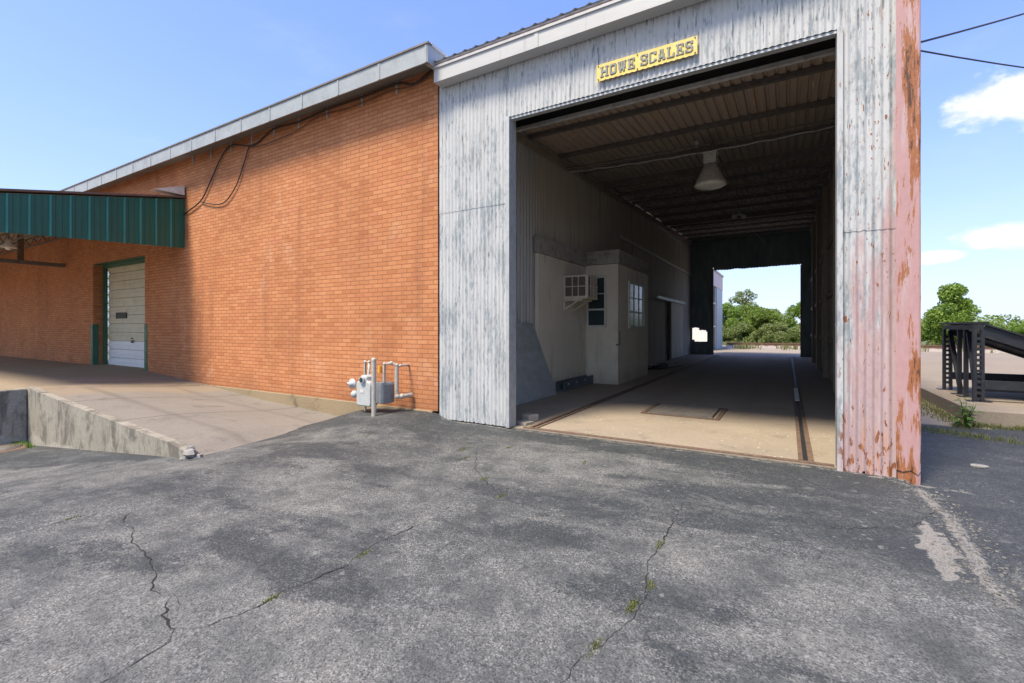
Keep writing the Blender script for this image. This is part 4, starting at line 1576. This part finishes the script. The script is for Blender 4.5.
mb.hexa([(-3.66, 6.28, 0.01), (-3.44, 6.23, 0.01), (-3.40, 6.42, 0.01), (-3.64, 6.46, 0.01), (-3.66, 6.28, 0.05), (-3.44, 6.23, 0.05), (-3.40, 6.42, 0.05), (-3.64, 6.46, 0.05)])
tag(mb.build('wood_plank', M['worn_wood'], bevel=0.004), 'thin flat grey plank on the floor at the left of the entrance', 'plank')
mb = MB()
mb.hexa([(-3.66, 6.50, 0.012), (-3.50, 6.46, 0.012), (-3.44, 6.66, 0.012), (-3.66, 6.70, 0.012), (-3.66, 6.50, 0.12), (-3.50, 6.46, 0.12), (-3.44, 6.66, 0.12), (-3.66, 6.70, 0.12)])
tag(mb.build('wood_block', M['worn_wood'], bevel=0.006), 'thick sawn wood block behind the flat plank at the left of the entrance', 'wood block')
# hoses and boards further in
mb = MB()
pp = []
for i in range(60):
    t_ = i / 59
    pp.append((-4.25 + 0.32 * math.cos(t_ * 19) + 0.25 * t_, 17.3 + 0.8 * math.sin(t_ * 19) + 1.2 * t_, 0.045 + 0.03 * t_ + 0.012 * math.sin(t_ * 50)))
mb.tube(pp, 0.028, 6)
tag(mb.build('hose', M['rubber_black']), 'black hose coiled on the shed floor past the booth', 'hose')
for i, (x, y, L, a) in enumerate([(-4.3, 19.6, 2.2, 1.45), (-3.9, 18.9, 1.7, 1.2)]):
    mb = MB()
    d = Vector((math.cos(a), math.sin(a), 0))
    p = Vector((x, y, 0.03 + 0.03 * i))
    mb.bar(p - d * L / 2, p + d * L / 2, 0.16, 0.035)
    tag(mb.build('loose_board', M['plank_brown']), ['long brown board lying by the left wall past the booth', 'shorter brown board lying nearer the wheel track past the booth'][i], 'board')

# ------------------------------------------------------------------ lights and conduit under the shed roof
LX, LY = -1.46, 11.0
hl = thing('high_bay_lamp', 'large dusty bell-shaped lamp hanging under the shed roof', 'lamp', (LX, LY, 4.6))
mb = MB()
mb.lathe((LX, LY, 4.60), [(0.07, 0.50), (0.13, 0.47), (0.22, 0.28), (0.325, 0.06), (0.335, 0.02), (0.325, 0.02), (0.20, 0.28), (0.06, 0.47)], 36)
mb.build('reflector', M['lamp_reflector'], hl)
mb = MB()
mb.lathe((LX, LY, 4.60), [(0.0, -0.055), (0.16, -0.04), (0.27, -0.012), (0.332, 0.022), (0.31, 0.03), (0.0, 0.035)], 36)
mb.build('lens', M['lamp_lens'], hl)
mb = MB()
mb.box(LX - 0.13, LY - 0.13, 5.09, LX + 0.13, LY + 0.13, 5.30)
mb.box(LX - 0.155, LY - 0.155, 5.301, LX + 0.155, LY + 0.155, 5.33)
mb.box(LX - 0.10, LY - 0.10, 5.06, LX + 0.10, LY + 0.10, 5.089)
mb.build('housing', M['lamp_housing'], hl, bevel=0.015)
mb = MB()
mb.cyl((LX, LY, 5.33), (LX, LY, 5.52), 0.022, seg=10)
mb.tube([(LX + 0.08 * math.sin(k / 8 * PI), LY, 5.33 + 0.18 * k / 8) for k in range(9)], 0.012, 6)
mb.build('hook', M['dark_steel'], hl)
cd = thing('conduit_run', 'steel conduit and slack wire crossing the shed roof above the bell lamp', 'conduit', (LX, 10.8, 5.5))
for (y, z0, zs, r, nm) in ((10.75, 5.50, 0.05, 0.014, 'wire'), (11.0, 5.47, 0.10, 0.016, 'conduit'), (10.86, 5.49, 0.075, 0.008, 'wire')):
    mb = MB()
    mb.tube([(x, y, z0 - zs * (1 - ((x - LX) / 3.3) ** 2) + 0.012 * math.sin(x * 9)) for x in frange(-4.8, 1.0, 0.25)], r, 6)
    mb.build(nm, M['light_steel'] if nm == 'conduit' else M['dark_steel'], cd)
mb = MB()
mb.cyl((LX - 0.28, 10.95, 5.52), (LX - 0.28, 10.95, 5.62), 0.045, seg=12)
mb.build('junction', M['lamp_housing'], cd)
mb = MB()
mb.tube([(LX + 0.06, 11.05, 5.44), (LX + 0.12, 13.0, 5.42), (LX + 0.16, 17, 5.62), (LX + 0.10, 20, 5.72), (LX + 0.2, 24, 5.80), (LX + 0.42, 27.9, 5.98), (LX + 0.45, 28.3, 5.6)], 0.012, 6)
mb.build('conduit', M['dark_steel'], cd)
fl = thing('flood_lamp', 'small twin-headed white floodlight near the back of the shed roof', 'lamp', (-1.62, 20, 5.7))
mb = MB()
mb.box(-1.72, 19.95, 5.86, -1.52, 20.05, 5.94)
mb.cyl((-1.62, 20, 5.94), (-1.62, 20, 6.0), 0.03, seg=10)
mb.build('base', M['lamp_housing'], fl)
for s, tl in ((-1, 0.10), (1, -0.05)):
    mb = MB()
    a = Vector((-1.62 + s * 0.06, 19.98, 5.87))
    b = Vector((-1.62 + s * 0.15, 19.84, 5.77 + tl * 0.3))
    d = (b - a).normalized()
    mb.tube([a, a.lerp(b, 0.4), b, b + d * 0.05], [0.03, 0.05, 0.085, 0.088], 16)
    mb.build('lamp_head', M['lamp_white'], fl)

# ------------------------------------------------------------------ gas meter set
gm = thing('gas_meter', 'pale grey gas meter with pipes and regulators at the foot of the brick wall', 'gas meter', (-5.840, 5.6, 0.05))
mb = MB()
prof = [(-0.165, 0.22), (-0.145, 0.195), (0.145, 0.195), (0.165, 0.22), (0.17, 0.55), (0.15, 0.60), (0.09, 0.615), (0.08, 0.68), (0.05, 0.71), (-0.05, 0.71), (-0.08, 0.68), (-0.09, 0.615), (-0.15, 0.60), (-0.17, 0.55)]
mb.prism([(-6.10 + a, b) for a, b in prof], 'y', 5.44, 5.62)
mb.build('meter_body', M['meter_grey'], gm, bevel=0.02)
mb = MB()
mb.cyl((-6.10, 5.40, 0.635), (-6.10, 5.45, 0.635), 0.055, seg=18)
mb.build('index_dial', M['meter_grey'], gm, bevel=0.008)
mb = MB()
mb.cyl((-6.10, 5.394, 0.635), (-6.10, 5.399, 0.635), 0.040, seg=18)
mb.build('dial_glass', M['dark_glass'], gm)
mb = MB()
mb.box(-6.17, 5.434, 0.42, -6.08, 5.439, 0.47)
mb.build('plate', M['lamp_housing'], gm)
mb = MB()
for k in range(3):
    mb.prism([(-5.87 + 0.068 * k + a, b) for a, b in ((-0.03, 0.25), (0.03, 0.25), (0.034, 0.33), (0.034, 0.56), (0.015, 0.60), (-0.015, 0.60), (-0.034, 0.56), (-0.034, 0.33))], 'y', 5.52, 5.76)
mb.build('diaphragm_case', M['meter_dark'], gm, bevel=0.012)
mb = MB()
mb.lathe((-6.43, 5.50, 0.545), [(0.0, -0.05), (0.035, -0.05), (0.04, -0.02), (0.085, -0.012), (0.09, 0.0), (0.085, 0.012), (0.05, 0.03), (0.0, 0.035)], 20, 'y')
mb.build('regulator', M['meter_grey'], gm)
mb = MB()
mb.lathe((-6.38, 5.50, 0.37), [(0.0, -0.05), (0.04, -0.045), (0.065, -0.01), (0.065, 0.01), (0.03, 0.05), (0.0, 0.05)], 16, 'y')
mb.build('regulator', M['meter_grey'], gm)
mb = MB()
mb.cyl((-6.52, 5.48, 0.545), (-6.40, 5.50, 0.545), 0.022, seg=10)
mb.build('vent', M['meter_grey'], gm)


def pipe(pts, r, mt='pipe_pale', nm='pipe'):
    mb = MB()
    mb.tube([(v[0], v[1], v[2]) for v in pts], r, 10)
    for p in pts[1:-1]:
        mb.lathe(p, [(0, -r * 1.35), (r * 0.95, -r * 0.95), (r * 1.35, 0), (r * 0.95, r * 0.95), (0, r * 1.35)], 10)
    mb.build(nm, M[mt], gm)


pipe([(-6.27, 5.64, -0.05), (-6.27, 5.64, 0.92), (-6.15, 5.62, 0.92), (-6.15, 5.60, 0.68)], 0.022)
pipe([(-6.38, 5.51, 0.545), (-6.27, 5.62, 0.545)], 0.020)
pipe([(-6.34, 5.51, 0.37), (-6.25, 5.58, 0.37)], 0.020)
pipe([(-5.800, 5.62, 0.60), (-5.790, 5.62, 0.90), (-5.670, 5.66, 0.92), (-5.610, 5.72, 0.88), (-5.610, 5.72, 0.84)], 0.024)
pipe([(-5.610, 5.72, 0.845), (-5.610, 5.72, 0.41)], 0.034, 'pipe_pale')
pipe([(-5.610, 5.72, 0.42), (-5.600, 5.72, 0.36), (-5.55, 5.78, 0.36), (-5.50, 5.96, 0.37)], 0.036)
pipe([(-5.600, 5.72, 0.84), (-5.60, 5.80, 0.87), (-5.60, 5.99, 0.87)], 0.02)
mb = MB()
mb.cyl((-5.940, 5.66, 0.74), (-5.940, 5.66, 0.86), 0.035, seg=10)
mb.build('yellow_cap', M['yellow_cap'], gm)
gp = thing('guard_post', 'thin pale steel post standing just in front of the gas meter', 'post', (-5.800, 5.36, 0.0))
mb = MB()
mb.cyl((-5.760, 5.36, -0.05), (-5.760, 5.36, 1.0), 0.038, seg=14)
mb.build('pipe', M['pipe_pale'], gp)
mb = MB()
mb.lathe((-5.760, 5.36, 1.0), [(0.040, -0.03), (0.042, 0.0), (0.03, 0.015), (0, 0.02)], 14)
mb.build('cap', M['pipe_pale'], gp)

# ------------------------------------------------------------------ loading rack on the pad
rk = thing('yard_ramp', 'black steel yard ramp sloping down across the concrete pad', 'ramp', (2.9, 12.3, 0.2))
RX, RY0, RY1 = 2.90, 11.32, 13.18


def rz(x):
    return 1.60 - 0.42 * (x - RX)


for y in (RY0, RY1):
    mb = MB()
    for dx in (-0.05, 0.05):
        mb.box(RX + dx - 0.022, y - 0.05, 0.212, RX + dx + 0.022, y + 0.05, 1.47)
    for z in frange(0.36, 1.32, 0.096):
        mb.box(RX - 0.0279, y - 0.045, z - 0.03, RX + 0.0279, y + 0.045, z + 0.018)
    mb.box(RX - 0.16, y - 0.10, 0.201, RX + 0.16, y + 0.10, 0.211)
    mb.build('post', M['rack_black'], rk)
for y, s in ((RY0 + 0.66, 1), (RY0 + 1.05, -1)):
    mb = MB()
    mb.box(RX - 0.03, y - 0.035, 0.212, RX + 0.03, y + 0.035, 1.47)
    mb.box(RX - 0.12, y - 0.09, 0.201, RX + 0.12, y + 0.09, 0.211)
    mb.build('post', M['rack_black'], rk)
for a, b in (((RX + 0.02, RY0 + 0.15, 0.26), (RX + 0.02, RY0 + 0.58, 1.42)), ((RX + 0.02, RY0 + 1.08, 0.30), (RX + 0.02, RY1 - 0.10, 1.42))):
    mb = MB()
    mb.bar(a, b, 0.07, 0.07)
    mb.build('brace', M['rack_black'], rk)
mb = MB()
mb.box(RX - 0.06, RY0 - 0.05, 1.471, RX + 0.06, RY1 + 0.05, 1.56)
mb.build('head_beam', M['rack_black'], rk)
mb = MB()
mb.hexa([(RX - 0.16, RY0 + 0.10, 1.58), (RX + 0.14, RY0 - 0.02, 1.562), (RX + 0.14, RY1 + 0.02, 1.562), (RX - 0.16, RY1 - 0.10, 1.58),
         (RX - 0.16, RY0 + 0.10, 1.61), (RX + 0.14, RY0 - 0.02, 1.61), (RX + 0.14, RY1 + 0.02, 1.61), (RX - 0.16, RY1 - 0.10, 1.61)])
mb.build('lip_plate', M['rack_black'], rk)
XE = 6.15
for y in (RY0, RY1):
    mb = MB()
    for dz, h in ((0.0, 0.025), (-0.21, 0.025)):
        mb.bar((RX + 0.06, y, rz(RX + 0.06) + dz), (XE, y, rz(XE) + dz), 0.12, h)
    mb.bar((RX + 0.06, y, rz(RX + 0.06) - 0.105), (XE, y, rz(XE) - 0.105), 0.016, 0.19)
    mb.build('side_beam', M['rack_black'], rk)
mb = MB()
mb.hexa([(RX + 0.11, RY0 + 0.07, rz(RX) - 0.10), (XE, RY0 + 0.07, rz(XE) - 0.06), (XE, RY1 - 0.07, rz(XE) - 0.06), (RX + 0.11, RY1 - 0.07, rz(RX) - 0.10),
         (RX + 0.11, RY0 + 0.07, rz(RX) - 0.08), (XE, RY0 + 0.07, rz(XE) - 0.04), (XE, RY1 - 0.07, rz(XE) - 0.04), (RX + 0.11, RY1 - 0.07, rz(RX) - 0.08)])
mb.build('deck', M['rack_black'], rk)
for y, z in ((RY0, 0.50), (RY0 + 0.62, 0.40), (RY1, 0.50)):
    mb = MB()
    mb.box(RX + 0.08, y - 0.03, z - 0.075, XE - 0.4, y + 0.03, z + 0.075)
    mb.build('base_rail', M['rack_black'], rk)
for x in (4.3, 5.6):
    mb = MB()
    for y in (RY0, RY1):
        mb.box(x - 0.04, y - 0.032, 0.201, x + 0.04, y + 0.032, max(0.42, rz(x) - 0.225))
    mb.box(x - 0.04, RY0 + 0.04, 0.215, x + 0.04, RY1 - 0.04, 0.29)
    mb.build('leg_frame', M['rack_black'], rk)

# ------------------------------------------------------------------ wires leaving the shed
for i, (end, sag) in enumerate([((12.4, 23.4, 13.7), 0.25), ((12.4, 23.4, 9.2), 0.35)]):
    a = Vector((1.16, 6.6, [4.59, 4.54][i]))
    b = Vector(end)
    mb = MB()
    mb.tube([a.lerp(b, t) - Vector((0, 0, 4 * sag * t * (1 - t))) for t in frange(0, 1, 0.05)], 0.012 if i == 0 else 0.009, 6)
    tag(mb.build('overhead_wire', M['black_cable']), ['thicker overhead wire climbing steeply away from the pink shed corner', 'thinner overhead wire running nearly level from the pink shed corner'][i], 'wire')

# ------------------------------------------------------------------ small ground debris
mb = MB()
for i in range(900):
    t = random.random()
    y = lerp(3.5, 5.85, t)
    x = pw(y, EDGE) + random.gauss(0.03, 0.09)
    r = random.choice([0.003, 0.004, 0.005, 0.006, 0.008, 0.012])
    rock(mb, (x, y, ground_z(x, y) + r * 0.25), r, i)
tag(mb.build('asphalt_crumbs', M['asphalt_rubble']), kind='stuff')
mb = MB()
poly = [(1.74, 7.04), (1.79, 7.00), (1.86, 7.02), (1.90, 7.06), (1.86, 7.10), (1.80, 7.12), (1.75, 7.09)]
mb.prism(poly, 'z', -0.034, -0.012)
tag(mb.build('concrete_chip', M['rubble'], bevel=0.006), 'flat pale chip of concrete on the dark asphalt beside the pink post', 'chip')
dc = thing('drain_cover', 'rusty round drain cover at the foot of the retaining wall', 'drain cover', (-11.5, 2.45, ground_z(-11.5, 2.45)))
gz = ground_z(-11.5, 2.45)
mb = MB()
mb.lathe((-11.75, 2.42, gz), [(0, 0.03), (0.30, 0.03), (0.30, 0.0)], 28)
mb.build('lid', M['cast_iron'], dc)
mb = MB()
mb.lathe((-11.75, 2.42, gz), [(0.31, 0.0), (0.31, 0.026), (0.40, 0.022), (0.42, 0.0)], 28)
mb.build('rim', M['rusty_steel'], dc)

# ------------------------------------------------------------------ railway and the neighbouring shed behind
tr = thing('railway_track', 'rusty railway track crossing behind the shed', 'railway track', (0, 41.5, 0))
mb = MB()
mb.grid(lambda x, v: (x, 41.5 + v, (0.14 if abs(v) < 1.3 else -0.05) + 0.03 * fbm(x, v, 1.0)), frange(-4.2, 70, 0.8), [-2.2, -1.25, -0.4, 0.4, 1.25, 2.2])
tag(mb.build('ballast', M['ballast'], tr), kind='stuff')
for y in (40.78, 42.22):
    mb = MB()
    mb.box(-4.2, y - 0.07, 0.16, 70, y + 0.07, 0.18)
    mb.box(-4.2, y - 0.012, 0.181, 70, y + 0.012, 0.28)
    mb.box(-4.2, y - 0.035, 0.281, 70, y + 0.035, 0.32)
    mb.build('rail', M['rail_rust'], tr)
tie = None
for i in range(95):
    x = -3.9 + i * 0.62
    if tie is None:
        mb = MB()
        mb.box(x - 0.11, 40.2, 0.06, x + 0.11, 42.8, 0.158)
        tie = mb.build('tie', M['tie_wood'], tr)
        X0 = x
    else:
        c = tie.copy()
        COL.objects.link(c)
        c.parent = tr
        c.location = (x - X0, 0, 0)
ns = thing('neighbouring_shed', 'white and pink metal shed seen through the far opening', 'shed', (-6, 36, 0))
NX, NY0, NY1 = -4.3, 33.0, 38.8
mb = MB()
for i, (a, b) in enumerate(zip(frange(-9, NX - 0.03, 0.10), frange(-9, NX - 0.03, 0.10)[1:])):
    mb.box(a, NY0 + 0.018 * (i % 2), 0, b, NY0 + 0.04 + 0.018 * (i % 2), 5.3)
mb.box(-9, NY0 + 0.06, 0, -8.9, NY1, 5.3)
mb.box(-9, NY1 - 0.05, 0, NX - 0.03, NY1, 5.3)
mb.build('front_wall', M['white_metal_far'], ns)
mb = MB()
mb.box(NX - 0.029, NY0, 4.35, NX + 0.02, NY1, 5.35)
mb.build('header', M['pink_metal_far'], ns)
mb = MB()
mb.box(NX - 0.1, 35.5, 0, NX, NY1, 4.348)
mb.build('door_leaf', M['blue_grey_metal'], ns)
mb = MB()
for y in (33.15, 34.1, 35.3):
    mb.box(NX - 0.12, y - 0.08, 0, NX - 0.03, y + 0.08, 4.348)
for z in (1.6, 3.2):
    mb.box(NX - 0.11, 33.24, z - 0.05, NX - 0.05, 35.21, z + 0.05)
mb.build('door_frame', M['white_trim'], ns)
mb = MB()
mb.box(NX - 0.4, 33.1, 0, NX - 0.35, 35.5, 4.34)
mb.build('inner_door', M['dark_green_wall'], ns)
mb = MB()
mb.hexa([(-9.2, NY0 - 0.2, 5.36), (NX + 0.1, NY0 - 0.2, 5.36), (NX + 0.1, NY1 + 0.1, 5.36), (-9.2, NY1 + 0.1, 5.36),
         (-9.2, NY0 - 0.2, 5.46), (NX + 0.1, NY0 - 0.2, 5.46), (NX + 0.1, NY1 + 0.1, 5.46), (-9.2, NY1 + 0.1, 5.46)])
mb.build('roof', M['roof_metal'], ns)

# ------------------------------------------------------------------ vegetation

def leaf_quads(centres, size, rng, droop=0.0):
    n = len(centres)
    a = rng.normal(size=(n, 3))
    a /= np.linalg.norm(a, axis=1)[:, None]
    b = rng.normal(size=(n, 3))
    b -= (b * a).sum(1)[:, None] * a
    b /= np.linalg.norm(b, axis=1)[:, None]
    s = size * rng.uniform(0.6, 1.3, size=(n, 1))
    u, v = a * s * 0.5, b * s * 0.32
    P = np.stack([centres - u, centres - u * 0.1 + v, centres + u, centres - u * 0.1 - v], 1)
    return P.reshape(-1, 3)


def crown_mesh(name, mat, clumps, n_leaf, size, rng):
    """clumps: list of (cx,cy,cz,r)"""
    w = np.array([c[3] ** 2 for c in clumps])
    w = w / w.sum()
    cs = []
    for c, k in zip(clumps, w):
        m = int(n_leaf * k)
        d = rng.normal(size=(m, 3))
        d /= np.linalg.norm(d, axis=1)[:, None]
        r = c[3] * rng.uniform(0.35, 1.08, size=(m, 1)) ** 0.6
        cs.append(np.array(c[:3]) + d * r * np.array([1, 1, 0.8]))
    cs = np.concatenate(cs)
    cs = cs[cs[:, 2] > 0.03]
    P = leaf_quads(cs, size, rng)
    n = len(P) // 4
    me = bpy.data.meshes.new(name)
    me.from_pydata(P.tolist(), [], np.arange(n * 4).reshape(n, 4).tolist())
    me.materials.append(mat)
    me.update()
    return me


def make_tree(name, label, cat, loc, H, R, mat, seed, n_leaf=5000, leaf=0.24, trunk_h=None, conical=0.0, nclump=26, group=None, base=0.25):
    rng = np.random.default_rng(seed)
    root = thing(name, label, cat, loc, group)
    cl = []
    for i in range(nclump):
        t = rng.uniform(0, 1)
        z = H * lerp(base, 0.94, t)
        wz = math.sin(PI * min(0.97, 0.22 + 0.70 * t)) if not conical else lerp(1.0, 0.18, t ** 0.9) * S(t * 6 + 0.35)
        a = rng.uniform(0, 2 * PI)
        rr = R * wz * math.sqrt(rng.uniform(0.12, 1.0)) * 0.85
        cl.append((rr * math.cos(a), rr * math.sin(a), z, R * rng.uniform(0.20, 0.36) * (0.55 + 0.45 * wz)))
    me = crown_mesh('crown', mat, cl, n_leaf, leaf, rng)
    c = bpy.data.objects.new('crown', me)
    COL.objects.link(c)
    c.parent = root
    mb = MB()
    th = H * 0.8
    mb.tube([(0.05 * math.sin(k * 1.7), 0.05 * math.cos(k * 2.1), th * k / 5 - 0.1) for k in range(6)], [H * 0.022 * (1 - k / 6.5) + 0.02 for k in range(6)], 8)
    for (x, y, z, r) in cl[::2]:
        z0 = max(0.2, z - 0.35 * math.hypot(x, y) - 0.4)
        mb.tube([(0, 0, min(z0, th * 0.95)), (x * 0.5, y * 0.5, (z0 + z) / 2 + 0.1), (x, y, z)], [H * 0.009, H * 0.006, H * 0.003], 5)
    me2 = bpy.data.meshes.new('trunk')
    me2.from_pydata(mb.v, [], mb.f)
    me2.materials.append(M['bark'])
    t = bpy.data.objects.new('trunk', me2)
    COL.objects.link(t)
    t.parent = root
    return root


# round tree to the right of the pink post
make_tree('leafy_tree', 'bright green rounded tree standing behind the black yard ramp', 'tree', (10.3, 45.5, -0.1), 4.75, 2.5, M['leaf_bright'], 3, 16000, 0.17, nclump=44, base=0.18, conical=0.001)
# thicket beyond the railway, seen through the shed
protos = [
    make_tree('thicket_bush', 'dense bright bush at the left of the thicket beyond the railway', 'bush', (-5.5, 52, -0.1), 4.1, 2.7, M['leaf_bright'], 11, 15000, 0.16, base=0.10, nclump=30, group='bushes beyond the railway'),
    make_tree('thicket_bush', 'mid green lumpy bush at the middle of the thicket beyond the railway', 'bush', (-1.9, 53, -0.1), 3.6, 2.5, M['leaf_mid'], 12, 14000, 0.16, base=0.10, nclump=30, group='bushes beyond the railway'),
    make_tree('thicket_bush', 'dull pale scrub bush low in front of the thicket beyond the railway', 'bush', (-0.9, 49.5, -0.1), 2.1, 1.9, M['leaf_dull'], 13, 9000, 0.14, base=0.08, nclump=26, group='bushes beyond the railway'),
]
tall = make_tree('thin_tree', 'thin open tree rising above the bushes seen through the shed', 'tree', (-4.0, 57, -0.1), 6.2, 1.9, M['leaf_dull'], 17, 3600, 0.16, base=0.45, nclump=18)
spots = [  # x, y, proto, scale
    (-8.6, 53, 1, 1.05, 'bush hidden half behind the white shed beyond the railway'),
    (-3.9, 50.6, 2, 1.0, 'low pale scrub below the left bush beyond the railway'),
    (-7.0, 50.2, 2, 1.1, 'low pale scrub beside the corner of the white shed'),
    (1.2, 54, 0, 1.0, 'tall bright bush at the right of the far opening'),
    (1.6, 50, 2, 1.0, 'low pale scrub at the right of the far opening'),
    (4.2, 53, 1, 1.1, 'bush behind the pink post beyond the railway'),
    (-3.6, 56, 1, 1.15, 'rear bush under the thin open tree'),
]
for x, y, k, s, lab in spots:
    c = copy_tree(protos[k])
    c.location = (x, y, -0.1)
    c.rotation_euler = (0, 0, random.uniform(0, 6.28))
    c.scale = (s, s, s)
    tag(c, lab)
# hedge row to the right
row = []
for i in range(24):
    x = 6.6 + i * 2.6
    c = copy_tree(protos[[0, 1, 2, 1, 0][i % 5]])
    yy = 53 + 3.0 * random.random() + i * 0.25
    c.location = (x, yy, -0.15)
    s = random.uniform(0.46, 0.66) * (1.0 if i % 5 != 2 else 1.4)
    c.scale = (s, s, s * 0.95)
    c.rotation_euler = (0, 0, random.uniform(0, 6.28))
    row.append(c)
    tag(c, 'green bush in the hedge row along the railway behind the yard ramp', group='hedge row behind the yard ramp')
# far wood on the horizon: one mass
rng = np.random.default_rng(5)
cl = []
for i in range(150):
    x = rng.uniform(-60, 150)
    y = rng.uniform(95, 130)
    cl.append((x, y, rng.uniform(0.6, 1.9), rng.uniform(1.8, 3.0)))
me = crown_mesh('far_wood', M['leaf_mid'], cl, 70000, 0.45, rng)
fw = bpy.data.objects.new('far_wood', me)
COL.objects.link(fw)
tag(fw, kind='stuff')


def grass(name, pts, hmin, hmax, w, mat, seed):
    rng = random.Random(seed)
    mb = MB()
    for (x, y, z) in pts:
        h = rng.uniform(hmin, hmax)
        a = rng.uniform(0, 2 * PI)
        dx, dy = math.cos(a), math.sin(a)
        lean = rng.uniform(0.1, 0.7) * h
        px, py = -dy * w / 2, dx * w / 2
        m = (x + dx * lean * 0.3, y + dy * lean * 0.3, z + h * 0.6)
        t = (x + dx * lean, y + dy * lean, z + h)
        mb.add([(x - px, y - py, z), (x + px, y + py, z), (m[0] + px * 0.7, m[1] + py * 0.7, m[2]), (m[0] - px * 0.7, m[1] - py * 0.7, m[2]), t],
               [(0, 1, 2, 3), (3, 2, 4)])
    o = mb.build(name, M[mat])
    tag(o, kind='stuff')
    return o


R_ = random.Random(3)
pts = []
for i in range(9000):
    y = R_.uniform(9.6, 27)
    x = 2.48 - abs(R_.gauss(0, 0.30)) - 0.02
    if fbm(x * 2, y * 0.6, 1.0) > -0.12:
        pts.append((x, y, -0.04))
for i in range(2600):
    x = R_.uniform(2.3, 5.4)
    y = 10.06 - abs(R_.gauss(0, 0.14))
    if fbm(x * 1.3, y, 1.4) > -0.05:
        pts.append((x, y, -0.04))
for i in range(1100):
    x = R_.uniform(1.15, 3.6)
    y = 9.55 - 0.55 * (x - 1.2) + R_.gauss(0, 0.13)
    pts.append((x, y, -0.036))
grass('pad_grass', pts, 0.02, 0.085, 0.009, 'grass_blade', 1)
pts = [(-12.38 + abs(R_.gauss(0, 0.35)), 2.82 - abs(R_.gauss(0, 0.10)), -0.71) for _ in range(700)]
pts = [(x, y, ground_z(x, y)) for x, y, z in pts]
grass('wall_grass', pts, 0.03, 0.12, 0.014, 'weed_leaf', 2)
pts = []
for i in range(9000):
    x = R_.uniform(-5, 20)
    y = R_.choice([R_.uniform(43.5, 49), R_.uniform(36, 40)])
    if fbm(x * 0.5, y * 0.7, 1.0) > (0.02 if y > 43 else 0.12):
        pts.append((x, y, 0.0))
grass('trackside_grass', pts, 0.08, 0.45, 0.05, 'grass_blade', 4)
# sprigs in the cracks
pts = []
for (x, y, n, sp) in [(-0.72, 2.5, 70, 0.05), (-0.69, 2.75, 30, 0.05), (-0.76, 3.3, 30, 0.06), (-0.78, 2.1, 30, 0.05), (-2.46, 1.55, 25, 0.04), (-2.42, 2.15, 25, 0.05), (-3.45, 4.65, 40, 0.10),
                      (-3.2, 4.35, 26, 0.08), (-2.6, 3.85, 22, 0.06), (-2.2, 3.55, 22, 0.05), (-4.86, 1.4, 18, 0.05), (-5.0, 4.55, 14, 0.07), (-1.95, 4.9, 16, 0.06), (-3.0, 5.0, 20, 0.05)]:
    for k in range(n * 3):
        px, py = x + R_.gauss(0, sp * 0.22), y + R_.gauss(0, sp * 0.7)
        pts.append((px, py, ground_z(px, py)))
grass('crack_moss', pts, 0.004, 0.014, 0.007, 'grass_blade', 6)


def weed(name, label, loc, H, n, seed):
    rng = random.Random(seed)
    root = thing(name, label, 'weed', loc)
    stem, leaf = MB(), MB()
    L = Vector(loc)
    for s in range(n):
        a = rng.uniform(0, 2 * PI)
        lean = rng.uniform(0.05, 0.35)
        h = H * rng.uniform(0.6, 1.0)
        top = L + Vector((math.cos(a) * lean * h, math.sin(a) * lean * h, h))
        stem.tube([L, L.lerp(top, 0.5) + Vector((0, 0, 0.02)), top], [0.008, 0.006, 0.003], 5)
        for k in range(9):
            t = 0.2 + 0.8 * k / 8
            p = L.lerp(top, t)
            b = a + k * 2.4
            ll = H * 0.42 * (1.15 - 0.5 * t) * rng.uniform(0.8, 1.2)
            d = Vector((math.cos(b), math.sin(b), 0.25))
            sd = Vector((-math.sin(b), math.cos(b), 0)) * ll * 0.13
            m1, tip = p + d * ll * 0.5, p + d * ll + Vector((0, 0, -0.28 * ll))
            leaf.add([p, m1 + sd, tip, m1 - sd], [(0, 1, 2, 3)])
    stem.build('stem', M['weed_leaf'], root)
    leaf.build('foliage', M['weed_leaf'], root)


weed('leafy_weed', 'tall leafy green weed growing at the corner of the concrete pad', (2.38, 9.85, -0.04), 0.48, 7, 5)
